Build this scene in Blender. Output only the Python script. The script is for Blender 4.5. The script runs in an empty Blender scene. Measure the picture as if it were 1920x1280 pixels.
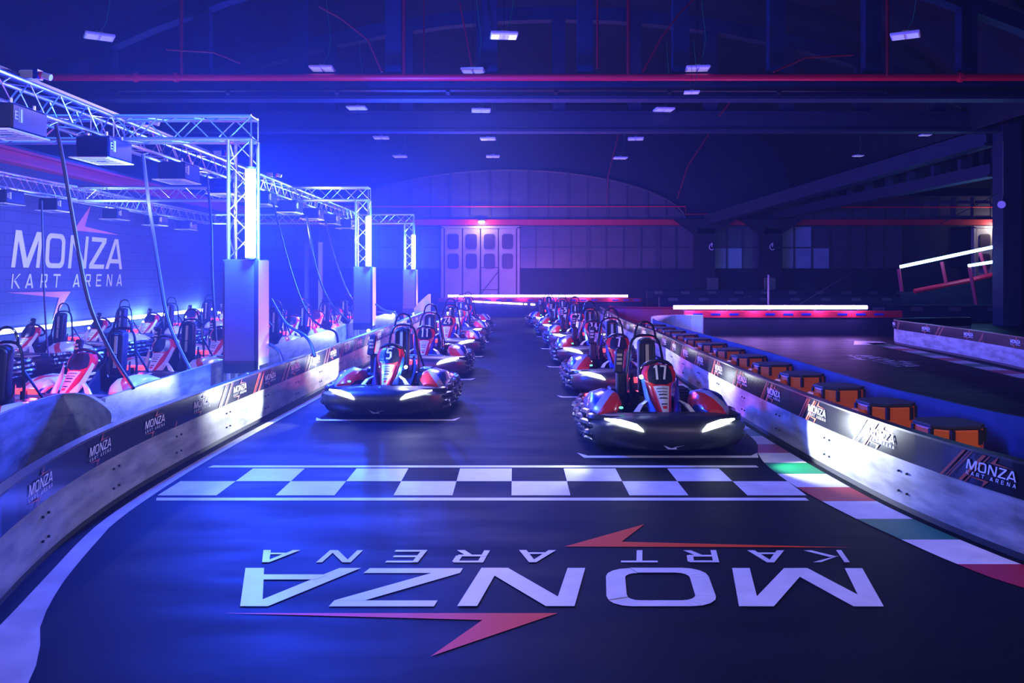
import bpy, bmesh, math, random
from mathutils import Vector, Matrix
random.seed(7)
PI = math.pi
C = bpy.context.scene.collection
sc = bpy.context.scene

# ---------------------------------------------------------------- camera
CAMH, F, CX, CY = 1.65, 1585.0, 965.0, 517.0
cd = bpy.data.cameras.new('camera'); cam = bpy.data.objects.new('camera', cd); C.objects.link(cam)
cam.location = (0, 0, CAMH); cam.rotation_euler = (PI/2, 0, 0)
cd.sensor_width = 36; cd.lens = F/1920*36
cd.shift_x = (960-CX)/1920; cd.shift_y = -(640-CY)/1920
cd.clip_start = .05; cd.clip_end = 300
sc.camera = cam

# ---------------------------------------------------------------- world, exposure
w = bpy.data.worlds.new('world'); sc.world = w; w.use_nodes = True
bg = w.node_tree.nodes['Background']; bg.inputs[0].default_value = (.03, .05, .35, 1); bg.inputs[1].default_value = .02
vs = w.node_tree.nodes.new('ShaderNodeVolumeScatter')      # thin smoke haze filling the hall
vs.inputs['Anisotropy'].default_value = .3; vs.inputs['Color'].default_value = (.45, .62, 1, 1)  # blue put into the scatter colour to deepen the lamp glow
gn = w.node_tree.nodes.new('ShaderNodeNewGeometry'); sx = w.node_tree.nodes.new('ShaderNodeSeparateXYZ')
mr = w.node_tree.nodes.new('ShaderNodeMapRange'); mr.interpolation_type = 'SMOOTHERSTEP'      # smoke made denser over the pit, partly standing in for lens bloom
mr.inputs[1].default_value = -5.5; mr.inputs[2].default_value = 5.0; mr.inputs[3].default_value = .0064; mr.inputs[4].default_value = .0009
w.node_tree.links.new(gn.outputs['Position'], sx.inputs[0]); w.node_tree.links.new(sx.outputs[0], mr.inputs[0]); 
mz = w.node_tree.nodes.new('ShaderNodeMapRange'); mz.interpolation_type = 'SMOOTHERSTEP'
mz.inputs[1].default_value = 3.0; mz.inputs[2].default_value = 6.8; mz.inputs[3].default_value = 1.0; mz.inputs[4].default_value = .06
mu = w.node_tree.nodes.new('ShaderNodeMath'); mu.operation = 'MULTIPLY'
w.node_tree.links.new(sx.outputs[2], mz.inputs[0]); w.node_tree.links.new(mr.outputs[0], mu.inputs[0]); w.node_tree.links.new(mz.outputs[0], mu.inputs[1])
w.node_tree.links.new(mu.outputs[0], vs.inputs['Density'])
w.cycles.volume_step_size = 8
w.node_tree.links.new(vs.outputs[0], w.node_tree.nodes['World Output'].inputs['Volume'])
sc.view_settings.view_transform = 'Standard'; sc.view_settings.look = 'None'
sc.view_settings.exposure = -0.15; sc.view_settings.gamma = 1; sc.view_settings.use_curve_mapping = False
cy = sc.cycles
cy.max_bounces = 4; cy.diffuse_bounces = 2; cy.glossy_bounces = 3; cy.transmission_bounces = 3
cy.volume_bounces = 0; cy.volume_max_steps = 6; cy.volume_step_rate = 10; cy.transparent_max_bounces = 8
cy.use_denoising = True; cy.sample_clamp_indirect = 4; cy.caustics_reflective = False; cy.caustics_refractive = False

# ---------------------------------------------------------------- lights added to the hall
BLUE = (.010, .05, 1.0); VIOLET = (.46, .22, 1.0); COLD = (.80, .88, 1.0)
def lamp(name, kind, loc, col, power, parent=None, size=.05, aim=None, spot=None, blend=.5, sizey=None, spread=None):
    l = bpy.data.lights.new(name, kind); l.color = col; l.energy = power
    o = bpy.data.objects.new(name, l); C.objects.link(o); o.location = loc
    if kind == 'AREA':
        l.size = size
        if sizey: l.shape = 'RECTANGLE'; l.size_y = sizey
        if spread: l.spread = spread
    else: l.shadow_soft_size = size
    if kind == 'SPOT': l.spot_size = spot; l.spot_blend = blend
    if aim is not None: o.rotation_euler = Vector(aim).to_track_quat('-Z', 'Y').to_euler()
    if parent: o.parent = parent
    return o
# fill lights added out of frame near the camera, no fixtures built
lamp('added_fill_light', 'AREA', (-5.4, 2.2, 3.6), (.60, .65, 1), 130, size=.5, aim=(1.6, 4.8, -3.2))
lamp('added_fill_light', 'AREA', (-.6, 1.8, 5.6), (.46, .43, 1), 120, size=.6, aim=(0, .4, -1))
lamp('added_fill_light', 'AREA', (4.3, -.2, 4.0), (.85, .62, 1), 170, size=.5, aim=(-.1, 1, -.62))
# blue area fills added over the pit, no strips hang there
lamp('pit_blue_fill', 'AREA', (-6.8, 10, 5.2), (.02, .08, 1), 250, size=1.0, sizey=10, aim=(.1, 0, -1))
lamp('pit_blue_fill', 'AREA', (-7.4, 23, 5.2), (.02, .07, 1), 1500, size=1.0, sizey=12, aim=(.05, 0, -1))
for k in range(5): lamp('truss_fill', 'POINT', (-4.72, 7.1+3.6*k, 2.55), (.27, .30, 1), (70, 90, 110, 130, 130)[k], size=.06)  # points added under the truss to whiten it and the charger plates
for k in range(3): lamp('truss_fill', 'POINT', (-9.4, 14.2+4.8*k, 2.6), (.26, .29, 1), 90, size=.06)  # same added points for the truss by the wall
# unseen violet and pink fills added for the far straight and gable
lamp('straight_violet_fill', 'AREA', (-.6, 20, 5.8), (.36, .30, 1), 900, size=3, sizey=3, aim=(0, -.35, -1))
lamp('gable_pink_fill', 'AREA', (1, 40, 1.2), (1, .22, .62), 150, size=4, sizey=1, aim=(0, .9, .45))

# ---------------------------------------------------------------- materials
MATS = {}
def mat(name, col, rough=.5, metal=0, spec=.5, emit=None, es=0, noise=0, nscale=8, bump=0, coat=0, fn=None):
    if name in MATS: return MATS[name]
    m = bpy.data.materials.new(name); m.use_nodes = True
    nt = m.node_tree; b = nt.nodes['Principled BSDF']
    b.inputs['Base Color'].default_value = (*col, 1); b.inputs['Roughness'].default_value = rough
    b.inputs['Metallic'].default_value = metal; b.inputs['Specular IOR Level'].default_value = spec
    b.inputs['Coat Weight'].default_value = coat
    if emit: b.inputs['Emission Color'].default_value = (*emit, 1); b.inputs['Emission Strength'].default_value = es
    if noise or bump:
        tc = nt.nodes.new('ShaderNodeTexCoord'); n = nt.nodes.new('ShaderNodeTexNoise')
        n.inputs['Scale'].default_value = nscale; n.inputs['Detail'].default_value = 6
        nt.links.new(tc.outputs['Object'], n.inputs['Vector'])
        if noise:
            r = nt.nodes.new('ShaderNodeMix'); r.data_type = 'RGBA'; r.blend_type = 'MULTIPLY'
            r.inputs[0].default_value = noise
            r.inputs[6].default_value = (*col, 1)
            cr = nt.nodes.new('ShaderNodeValToRGB'); cr.color_ramp.elements[0].position = .3; cr.color_ramp.elements[1].position = .7
            cr.color_ramp.elements[0].color = (.15, .15, .15, 1)
            nt.links.new(n.outputs['Fac'], cr.inputs[0]); nt.links.new(cr.outputs[0], r.inputs[7])
            nt.links.new(r.outputs[2], b.inputs['Base Color'])
            mr = nt.nodes.new('ShaderNodeMapRange'); mr.inputs[3].default_value = rough*.8; mr.inputs[4].default_value = min(1, rough*1.25)
            nt.links.new(n.outputs['Fac'], mr.inputs[0]); nt.links.new(mr.outputs[0], b.inputs['Roughness'])
        if bump:
            bp = nt.nodes.new('ShaderNodeBump'); bp.inputs['Strength'].default_value = bump; bp.inputs['Distance'].default_value = .02
            nt.links.new(n.outputs['Fac'], bp.inputs['Height']); nt.links.new(bp.outputs[0], b.inputs['Normal'])
    if fn: fn(nt, b)
    MATS[name] = m; return m

def floor_fn(nt, b):
    tc = nt.nodes.new('ShaderNodeTexCoord'); mp = nt.nodes.new('ShaderNodeMapping'); mp.inputs['Scale'].default_value = (.6, 2.2, 1)
    n = nt.nodes.new('ShaderNodeTexNoise'); n.inputs['Scale'].default_value = 1.4; n.inputs['Detail'].default_value = 8
    nt.links.new(tc.outputs['Object'], mp.inputs[0]); nt.links.new(mp.outputs[0], n.inputs['Vector'])
    mr = nt.nodes.new('ShaderNodeMapRange'); mr.inputs[1].default_value = .3; mr.inputs[2].default_value = .7
    mr.inputs[3].default_value = .52; mr.inputs[4].default_value = .68
    nt.links.new(n.outputs['Fac'], mr.inputs[0]); nt.links.new(mr.outputs[0], b.inputs['Roughness'])
    cr = nt.nodes.new('ShaderNodeValToRGB'); cr.color_ramp.elements[0].color = (.004, .0045, .007, 1); cr.color_ramp.elements[1].color = (.010, .011, .016, 1)
    cr.color_ramp.elements[0].position = .3; cr.color_ramp.elements[1].position = .75
    nt.links.new(n.outputs['Fac'], cr.inputs[0]); nt.links.new(cr.outputs[0], b.inputs['Base Color'])
    n2 = nt.nodes.new('ShaderNodeTexNoise'); n2.inputs['Scale'].default_value = 60
    nt.links.new(tc.outputs['Object'], n2.inputs['Vector'])
    bp = nt.nodes.new('ShaderNodeBump'); bp.inputs['Strength'].default_value = .12; bp.inputs['Distance'].default_value = .004
    nt.links.new(n2.outputs['Fac'], bp.inputs['Height']); nt.links.new(bp.outputs[0], b.inputs['Normal'])
def block_fn(nt, b):
    tc = nt.nodes.new('ShaderNodeTexCoord'); sp = nt.nodes.new('ShaderNodeSeparateXYZ'); cb = nt.nodes.new('ShaderNodeCombineXYZ')
    ad = nt.nodes.new('ShaderNodeMath'); ad.operation = 'ADD'
    nt.links.new(tc.outputs['Object'], sp.inputs[0]); nt.links.new(sp.outputs[0], ad.inputs[0]); nt.links.new(sp.outputs[1], ad.inputs[1])
    nt.links.new(ad.outputs[0], cb.inputs[0]); nt.links.new(sp.outputs[2], cb.inputs[1])
    br = nt.nodes.new('ShaderNodeTexBrick'); br.inputs['Scale'].default_value = 1; br.inputs['Brick Width'].default_value = .62
    br.inputs['Row Height'].default_value = .26; br.inputs['Mortar Size'].default_value = .012
    br.inputs['Color1'].default_value = (.045, .045, .055, 1); br.inputs['Color2'].default_value = (.05, .055, .065, 1); br.inputs['Mortar'].default_value = (.02, .02, .026, 1)
    nt.links.new(cb.outputs[0], br.inputs[0]); nt.links.new(br.outputs[0], b.inputs['Base Color'])
def livery_fn(a, c, d, base):
    def fn(nt, b):
        tc = nt.nodes.new('ShaderNodeTexCoord'); sp = nt.nodes.new('ShaderNodeSeparateXYZ')
        nt.links.new(tc.outputs['Object'], sp.inputs[0])
        ax = nt.nodes.new('ShaderNodeMath'); ax.operation = 'ABSOLUTE'; nt.links.new(sp.outputs[0], ax.inputs[0])
        m1 = nt.nodes.new('ShaderNodeMath'); m1.operation = 'MULTIPLY_ADD'; m1.inputs[1].default_value = 1.5
        nt.links.new(ax.outputs[0], m1.inputs[0]); nt.links.new(sp.outputs[2], m1.inputs[2])
        m2 = nt.nodes.new('ShaderNodeMath'); m2.operation = 'MULTIPLY_ADD'; m2.inputs[1].default_value = .35
        nt.links.new(sp.outputs[1], m2.inputs[0]); nt.links.new(m1.outputs[0], m2.inputs[2])
        cr = nt.nodes.new('ShaderNodeValToRGB'); cr.color_ramp.interpolation = 'CONSTANT'
        e = cr.color_ramp.elements; e[0].position = 0; e[0].color = (*base, 1); e[1].position = .88; e[1].color = (*a, 1)
        for p, k in ((1.08/1.8+.02, c),): pass
        mr = nt.nodes.new('ShaderNodeMapRange'); mr.inputs[1].default_value = .6; mr.inputs[2].default_value = 1.6
        nt.links.new(m2.outputs[0], mr.inputs[0]); nt.links.new(mr.outputs[0], cr.inputs[0])
        e[1].position = .22; n = e.new(.48); n.color = (*c, 1); n = e.new(.60); n.color = (*d, 1)
        nt.links.new(cr.outputs[0], b.inputs['Base Color'])
    return fn
def board_fn(nt, b):   # weathered painted boards: long grain streaks and scuffs
    tc = nt.nodes.new('ShaderNodeTexCoord'); mp = nt.nodes.new('ShaderNodeMapping'); mp.inputs['Scale'].default_value = (1, 1, 4)
    n = nt.nodes.new('ShaderNodeTexNoise'); n.inputs['Scale'].default_value = 2.6; n.inputs['Detail'].default_value = 9
    nt.links.new(tc.outputs['Object'], mp.inputs[0]); nt.links.new(mp.outputs[0], n.inputs['Vector'])
    cr = nt.nodes.new('ShaderNodeValToRGB'); cr.color_ramp.elements[0].position = .3; cr.color_ramp.elements[1].position = .6
    cr.color_ramp.elements[0].color = (.13, .14, .14, 1); cr.color_ramp.elements[1].color = (.36, .37, .36, 1)
    nt.links.new(n.outputs['Fac'], cr.inputs[0]); nt.links.new(cr.outputs[0], b.inputs['Base Color'])

M_floor = mat('floor_paint_black', (.02, .02, .025), .36, spec=.05, fn=floor_fn)
M_white = mat('white_floor_paint', (.78, .78, .82), .42, noise=.25, nscale=5)
M_edge = mat('worn_white_paint', (.55, .54, .56), .5, noise=.45, nscale=4)
M_orng = mat('orange_floor_paint', (.80, .065, .0), .55, spec=.1)
M_red = mat('red_floor_paint', (.36, .004, .010), .45); M_green = mat('green_floor_paint', (.0, .15, .05), .45)
M_board = mat('barrier_board', (.5, .5, .5), .42, fn=board_fn)
M_banner = mat('banner_black', (.010, .010, .016), .2, spec=.4)
M_bluebd = mat('barrier_dark_blue', (.010, .028, .10), .45, noise=.3, nscale=3)
M_stripe = mat('banner_orange_stripe', (.45, .07, .03), .35)
M_print = mat('white_print', (.85, .85, .9), .4)
M_bolt = mat('dark_steel', (.05, .05, .055), .35, metal=.8)
M_dark = mat('dark_rubber', (.012, .012, .014), .6)
M_blk = mat('black_plastic', (.02, .021, .026), .26, spec=.6)
M_seat = mat('matt_black_seat', (.022, .022, .026), .5, spec=.35)
M_shell = mat('bumper_grey_black', (.03, .031, .035), .40)
M_alu = mat('aluminium_tube', (.82, .83, .88), .28, metal=.85)
M_chrome = mat('chrome_bar', (.8, .8, .82), .15, metal=1)
M_tubeb = mat('black_steel_tube', (.03, .03, .035), .18, metal=.3, spec=.8)
M_concrete = mat('dark_concrete', (.012, .015, .026), .8, noise=.4, nscale=2)
M_beam = mat('painted_beam', (.018, .028, .055), .6, noise=.25, nscale=3)
M_roof = mat('roof_vault', (.005, .006, .012), .85, noise=.4, nscale=1.5)
M_redpipe = mat('red_pipe', (.85, .015, .04), .35)
M_redthin = mat('thin_red_pipe', (.26, .008, .015), .4)
M_redsteel = mat('red_steel', (.50, .014, .03), .5)
M_blockw = mat('painted_blockwork', (.1, .1, .12), .6, fn=block_fn)
M_wallb = mat('dark_wall_paint', (.008, .013, .034), .7, noise=.3, nscale=1)
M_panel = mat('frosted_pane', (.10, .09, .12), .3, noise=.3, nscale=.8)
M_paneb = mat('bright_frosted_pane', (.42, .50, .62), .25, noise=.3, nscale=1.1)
M_frame = mat('window_frame_steel', (.05, .05, .07), .5)
M_door = mat('painted_door', (.42, .38, .42), .5, noise=.25, nscale=1.2)
M_glassd = mat('dark_door_glass', (.06, .04, .07), .45)
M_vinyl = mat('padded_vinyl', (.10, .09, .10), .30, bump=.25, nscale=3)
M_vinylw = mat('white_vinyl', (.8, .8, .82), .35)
M_vinyld = mat('dark_vinyl', (.02, .02, .03), .4)
M_lampw = mat('lamp_housing_white', (.9, .86, .9), .4)
M_orange = mat('orange_block', (.95, .17, .015), .45)
M_lid = mat('grey_block_lid', (.03, .03, .035), .6)
M_cable = mat('blue_grey_cable', (.04, .045, .07), .4)
M_kred = mat('kart_red', (.78, .03, .02), .25, coat=.4); M_kblue = mat('kart_blue', (.008, .035, .48), .25, coat=.4)
M_kwhite = mat('kart_white', (.75, .75, .8), .25, coat=.4)
M_ivory = mat('ivory_belt', (.6, .52, .38), .6)
M_livery = mat('pod_livery', (.1, .1, .1), .25, coat=.4, fn=livery_fn((.78, .04, .02), (.45, .47, .75), (.01, .05, .35), (.02, .02, .03)))
M_liverp = mat('pit_pod_livery', (.1, .1, .1), .3, coat=.3, fn=livery_fn((.7, .72, .75), (.78, .05, .02), (.72, .72, .78), (.02, .02, .03)))
M_tube = mat('blue_white_led_tube', (1, 1, 1), .5, emit=(.28, .38, 1.0), es=26)
M_tubev = mat('violet_led_tube', (1, 1, 1), .5, emit=(.62, .38, 1.0), es=22)
M_tubec = mat('azure_led_tube', (1, 1, 1), .5, emit=(.22, .5, 1.0), es=16)
M_head = mat('headlight_lens', (1, 1, 1), .3, emit=(.86, .95, 1.0), es=14)
M_flood = mat('floodlight_lens', (1, 1, 1), .3, emit=(.55, .7, 1.0), es=60)
M_warm = mat('warm_lamp_lens', (1, 1, 1), .3, emit=(1, .72, .42), es=30)
M_tail = mat('tail_light_red', (.8, .02, .02), .3, emit=(1, .03, .05), es=5)
M_greenled = mat('green_indicator', (.1, .8, .3), .3, emit=(.05, 1, .35), es=6)

# ---------------------------------------------------------------- mesh helpers
class G:
    def __init__(s): s.v = []; s.f = []; s.mi = []; s.m = 0
    def add(s, vs, fs):
        o = len(s.v); s.v += [tuple(v) for v in vs]; s.f += [tuple(i+o for i in f) for f in fs]; s.mi += [s.m]*len(fs); return s
    def box(s, c, d, rot=None):
        hx, hy, hz = d[0]/2, d[1]/2, d[2]/2
        vs = [Vector((x*hx, y*hy, z*hz)) for x in (-1, 1) for y in (-1, 1) for z in (-1, 1)]
        if rot is not None: vs = [rot @ v for v in vs]
        return s.add([v+Vector(c) for v in vs], [(0, 1, 3, 2), (4, 6, 7, 5), (0, 4, 5, 1), (2, 3, 7, 6), (0, 2, 6, 4), (1, 5, 7, 3)])
    def rbox(s, c, d, r=.02, rot=None):       # box with chamfered edges
        hx, hy, hz = d[0]/2, d[1]/2, d[2]/2; r = min(r, hx*.9, hy*.9, hz*.9)
        rings = []
        for z, k in ((-hz, r), (-hz+r, 0), (hz-r, 0), (hz, r)):
            a, b = hx-k, hy-k
            rings.append([(a-r*(1 if not k else .5), -b, z), (a, -b+r, z), (a, b-r, z), (a-r, b, z), (-a+r, b, z), (-a, b-r, z), (-a, -b+r, z), (-a+r, -b, z)])
        R = rot if rot is not None else Matrix.Identity(3)
        return s.loft([[R @ Vector(p)+Vector(c) for p in rr] for rr in rings], cap=True)
    def loft(s, rings, cap=False, closed=True):
        n = len(rings[0]); vs = [p for r in rings for p in r]; fs = []
        for i in range(len(rings)-1):
            for j in range(n if closed else n-1):
                k = (j+1) % n; fs.append((i*n+j, i*n+k, (i+1)*n+k, (i+1)*n+j))
        if cap: fs.append(tuple(range(n))[::-1]); fs.append(tuple((len(rings)-1)*n+j for j in range(n)))
        return s.add(vs, fs)
    def tube(s, pts, r, n=8, closed=False):
        pts = [Vector(p) for p in pts]; rings = []; N = len(pts); up = None
        for i, p in enumerate(pts):
            if closed: t = pts[(i+1) % N]-pts[i-1]
            else: t = pts[min(i+1, N-1)]-pts[max(i-1, 0)]
            t.normalize()
            if up is None: up = Vector((0, 0, 1)) if abs(t.z) < .9 else Vector((1, 0, 0))
            a = t.cross(up)
            if a.length < 1e-4: a = t.orthogonal()
            a.normalize(); b = a.cross(t).normalized(); up = b
            rings.append([p+a*(r*math.cos(q*2*PI/n))+b*(r*math.sin(q*2*PI/n)) for q in range(n)])
        if closed: rings.append(rings[0]); return s.loft(rings)
        return s.loft(rings, cap=True)
    def disk(s, c, r, ax, h, n=16):
        ax = Vector(ax).normalized(); return s.tube([Vector(c)-ax*h/2, Vector(c)+ax*h/2], r, n)
    def poly(s, pts): return s.add(pts, [tuple(range(len(pts)))])
    def prism(s, pts, d):                     # extrude polygon by vector d
        n = len(pts); d = Vector(d); a = [Vector(p) for p in pts]
        return s.add(a+[p+d for p in a], [tuple(range(n))[::-1], tuple(range(n, 2*n))]+[(i, (i+1) % n, (i+1) % n+n, i+n) for i in range(n)])
    def mesh(s, name, mats, smooth=False):
        me = bpy.data.meshes.new(name); me.from_pydata(s.v, [], s.f)
        for m in (mats if isinstance(mats, (list, tuple)) else [mats]): me.materials.append(m)
        me.polygons.foreach_set('material_index', s.mi)
        bm = bmesh.new(); bm.from_mesh(me); bmesh.ops.recalc_face_normals(bm, faces=bm.faces); bm.to_mesh(me); bm.free()
        if smooth:
            me.polygons.foreach_set('use_smooth', [True]*len(me.polygons))
            try: me.set_sharp_from_angle(angle=math.radians(38))
            except Exception: pass
        return me
def put(name, me, parent=None, loc=(0, 0, 0), rz=0):
    o = bpy.data.objects.new(name, me); C.objects.link(o); o.location = loc; o.rotation_euler = (0, 0, rz)
    if parent: o.parent = parent
    return o
def obj(name, g, m, parent=None, smooth=False, loc=(0, 0, 0)): return put(name, g.mesh(name, m, smooth), parent, loc)
def tag(o, label, cat, group=None):
    o['label'] = label; o['category'] = cat
    if group: o['group'] = group
    return o
def thing(name, label, cat, loc=(0, 0, 0), rz=0, group=None):
    o = bpy.data.objects.new(name, None); C.objects.link(o); o.location = loc; o.rotation_euler = (0, 0, rz)
    o.empty_display_size = .2
    return tag(o, label, cat, group)
def struct(name, g, m, parent=None, smooth=False):
    o = obj(name, g, m, parent, smooth)
    if not parent: o['kind'] = 'structure'
    return o
def dup(root, loc, rz, label, group=None):
    r = root.copy(); C.objects.link(r); r.location = loc; r.rotation_euler = (0, 0, rz); r['label'] = label
    if group: r['group'] = group
    for ch in list(root.children):
        c = ch.copy(); C.objects.link(c); c.parent = r
        for g in ch.children: d = g.copy(); C.objects.link(d); d.parent = c
    return r
def spline(pts, step=.25):
    P = [Vector(p) for p in pts]; out = []
    for i in range(len(P)-1):
        p0, p1, p2, p3 = P[max(i-1, 0)], P[i], P[i+1], P[min(i+2, len(P)-1)]
        n = max(2, int((p2-p1).length/step))
        for k in range(n):
            t = k/n; out.append(.5*((2*p1)+(-p0+p2)*t+(2*p0-5*p1+4*p2-p3)*t*t+(-p0+3*p1-3*p2+p3)*t**3))
    out.append(P[-1]); return out
def normals(path):
    ns = []
    for i in range(len(path)):
        t = path[min(i+1, len(path)-1)]-path[max(i-1, 0)]; t.normalize(); ns.append(Vector((-t.y, t.x)))
    return ns
def ribbon(g, path, o0, o1, z0, z1):          # solid wall along path between side offsets o0 and o1
    ns = normals(path)
    g.loft([[(p.x+n.x*o0, p.y+n.y*o0, z0), (p.x+n.x*o0, p.y+n.y*o0, z1), (p.x+n.x*o1, p.y+n.y*o1, z1), (p.x+n.x*o1, p.y+n.y*o1, z0)] for p, n in zip(path, ns)], cap=True)

# ---------------------------------------------------------------- lettering of the arena logo (u to the right, v up, letter height 1)
def rect(u0, v0, u1, v1, s=0): return [(u0+s*v0, v0), (u1+s*v0, v0), (u1+s*v1, v1), (u0+s*v1, v1)]
LOGO = [[(0, 0), (.18, 0), (.40, 1), (.217, 1)], [(.25, 1), (.49, 1), (.80, 0), (.56, 0)], [(.56, 0), (.80, 0), (1.45, 1), (1.21, 1)], [(1.15, 0), (1.33, 0), (1.525, 1), (1.34, 1)],
        [(2.83, 0), (3.01, 0), (3.19, 1), (3.01, 1)], [(3.01, 1), (3.27, 1), (3.89, 0), (3.62, 0)], [(3.71, 0), (3.89, 0), (4.07, 1), (3.89, 1)],
        [(4.08, 0), (5.03, 0), (5.07, .14), (4.10, .14)], [(4.26, .86), (5.21, .86), (5.23, 1), (4.28, 1)], [(4.10, .14), (4.38, .14), (5.21, .86), (4.93, .86)],
        [(5.12, 0), (5.34, 0), (5.98, 1), (5.78, 1)], [(6.11, 0), (6.30, 0), (6.03, 1), (5.83, 1)], [(5.42, .19), (6.08, .19), (6.04, .33), (5.5, .33)]]
def ring_o(u0, u1, r, rr, w, h):
    out = []; inn = []
    for cu, cv, a0 in ((u1, 1, 0), (u0, 1, 90), (u0, 0, 180), (u1, 0, 270)):
        for k in range(5):
            a = math.radians(a0+k*22.5); su = 1 if cu == u1 else -1; sv = 1 if cv == 1 else -1
            o_ = (cu-su*r+r*math.cos(a), cv-sv*r+r*math.sin(a)); i_ = (cu-su*(w+rr)+rr*math.cos(a), cv-sv*(h+rr)+rr*math.sin(a))
            out.append((o_[0]+.1*o_[1], o_[1])); inn.append((i_[0]+.1*i_[1], i_[1]))
    return [[out[i], out[(i+1) % 20], inn[(i+1) % 20], inn[i]] for i in range(20)]
LOGO += ring_o(1.60, 2.62, .24, .13, .19, .14)
def small(ch, u):
    S = {'K': [(0, 0, .09, 1), ((.09, .45), (.2, .55), (.62, 1), (.48, 1)), ((.16, .5), (.28, .55), (.66, 0), (.52, 0))],
         'A': [((0, 0), (.13, 0), (.38, 1), (.27, 1)), ((.52, 0), (.65, 0), (.39, 1), (.27, 1)), ((.13, .2), (.52, .2), (.48, .33), (.17, .33))],
         'R': [(0, 0, .1, 1), (0, .86, .5, 1), (.42, .45, .53, .95), (0, .38, .5, .52), ((.25, .42), (.38, .42), (.58, 0), (.44, 0))],
         'T': [(0, .86, .62, 1), (.26, 0, .36, 1)], 'E': [(0, 0, .1, 1), (0, 0, .55, .14), (0, .43, .5, .57), (0, .86, .55, 1)],
         'N': [(0, 0, .1, 1), (.48, 0, .58, 1), ((0, 1), (.14, 1), (.58, 0), (.44, 0))]}[ch]
    out = []
    for q in S:
        q = [(q[0], q[1]), (q[2], q[1]), (q[2], q[3]), (q[0], q[3])] if not isinstance(q[0], tuple) else q
        out.append([(u+.62*a+.06*b, -.56+.39*b) for a, b in q])
    return out
for ch, u in zip('KARTARENA', (0, .62, 1.36, 2.0, 3.1, 3.82, 4.5, 5.2, 5.88)): LOGO += small(ch, u)
BOLTS = [[(3.17, 1.15), (6.13, 1.15), (3.83, 1.30)], [(3.17, 1.15), (3.83, 1.30), (4.21, 2.0)],
         [(-.16, -.66), (2.35, -.86), (3.0, -.69)], [(3.0, -.69), (2.35, -.86), (1.99, -1.53)]]
def logo_mesh(name, fn, mats=None, lift=.0004):
    g = G()
    o = Vector(fn(0, 0)); nrm = (Vector(fn(1, 0))-o).cross(Vector(fn(0, 1))-o).normalized()*lift
    for k, p in enumerate(LOGO): g.poly([Vector(fn(a, b))+nrm*((k % 7)*1.0) for a, b in p])
    g.m = 1
    for p in BOLTS: g.poly([fn(a, b) for a, b in p])
    me = bpy.data.meshes.new(name); me.from_pydata(g.v, [], g.f)
    for m in mats: me.materials.append(m)
    me.polygons.foreach_set('material_index', g.mi)
    return me

# ================================================================ SETTING
g = G(); g.box((4, 24, -.05), (64, 56, .1)); floor = struct('floor', g, M_floor)
def flat(name, polys, m, z=.003, smooth=False):
    g = G()
    for p in polys: g.poly([(a, b, z) for a, b in p])
    return obj(name, g, m, floor)
# start line
ck = []
u0 = -4.48; tw = .443
for r, (ya, yb) in enumerate(((6.784, 7.234), (6.347, 6.784))):
    for k in range(12):
        xa = -2.682 + k*tw
        if (k+r) % 2 == 1 and k < 11:
            ck.append([(xa, ya), (xa+tw, ya), (xa+tw, yb), (xa, yb)])
flat('checkered_start_line', ck, M_white)
flat('start_line_border', [[(-2.63, 6.2), (2.16, 6.2), (2.16, 6.28), (-2.66, 6.28)], [(-2.64, 7.27), (2.1, 7.27), (2.1, 7.35), (-2.62, 7.35)]], M_white)
me = logo_mesh('floor_lettering', lambda u, v: (1.96-.552*u, 4.766-.552*v, .003), [M_white, M_orng])
put('floor_lettering', me, floor)
inner = spline([(-1.9, 2.6), (-1.96, 3.43), (-2.24, 3.99), (-2.43, 4.55), (-2.61, 5.33), (-2.69, 5.82), (-2.74, 7.09), (-2.72, 8.75), (-2.62, 12.4), (-2.56, 18), (-2.5, 26)])
outer = spline([(-2.35, 2.4), (-2.36, 3.5), (-2.42, 3.95), (-2.6, 4.78), (-2.75, 5.5), (-2.81, 6.2), (-2.83, 7.1), (-2.81, 8.75), (-2.7, 12.4), (-2.64, 18), (-2.58, 26)])
n = 60
def samp(path, n):
    y0, y1 = path[0].y, path[-1].y; out = []
    for i in range(n+1):
        y = y0+(y1-y0)*i/n; j = 0
        while j < len(path)-2 and path[j+1].y < y: j += 1
        a, b = path[j], path[j+1]; t = 0 if b.y == a.y else max(0, min(1, (y-a.y)/(b.y-a.y))); out.append((a.x+(b.x-a.x)*t, y))
    return out
A_, B_ = samp(inner, n*2), samp(outer, n*2)
flat('track_edge_line', [[B_[i], A_[i], A_[i+1], B_[i+1]] for i in range(len(A_)-1)], M_edge)
# grid slots: a short white line with upturned ends ahead of every kart
slots = []
for k in range(6):
    for X0, Y0 in ((1.43, 7.66+3.8*k), (-1.46, 9.62+3.8*k)):
        xa, xb = X0-.76, X0+.74
        slots.append([(xa, Y0), (xb, Y0), (xb, Y0+.09), (xa, Y0+.09)])
        slots.append([(xa, Y0), (xa, Y0+.09), (xa-.09, Y0+.22), (xa-.04, Y0)]); slots.append([(xb, Y0), (xb+.04, Y0), (xb+.09, Y0+.22), (xb, Y0+.09)])
flat('grid_slot_lines', slots, M_white)
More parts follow.
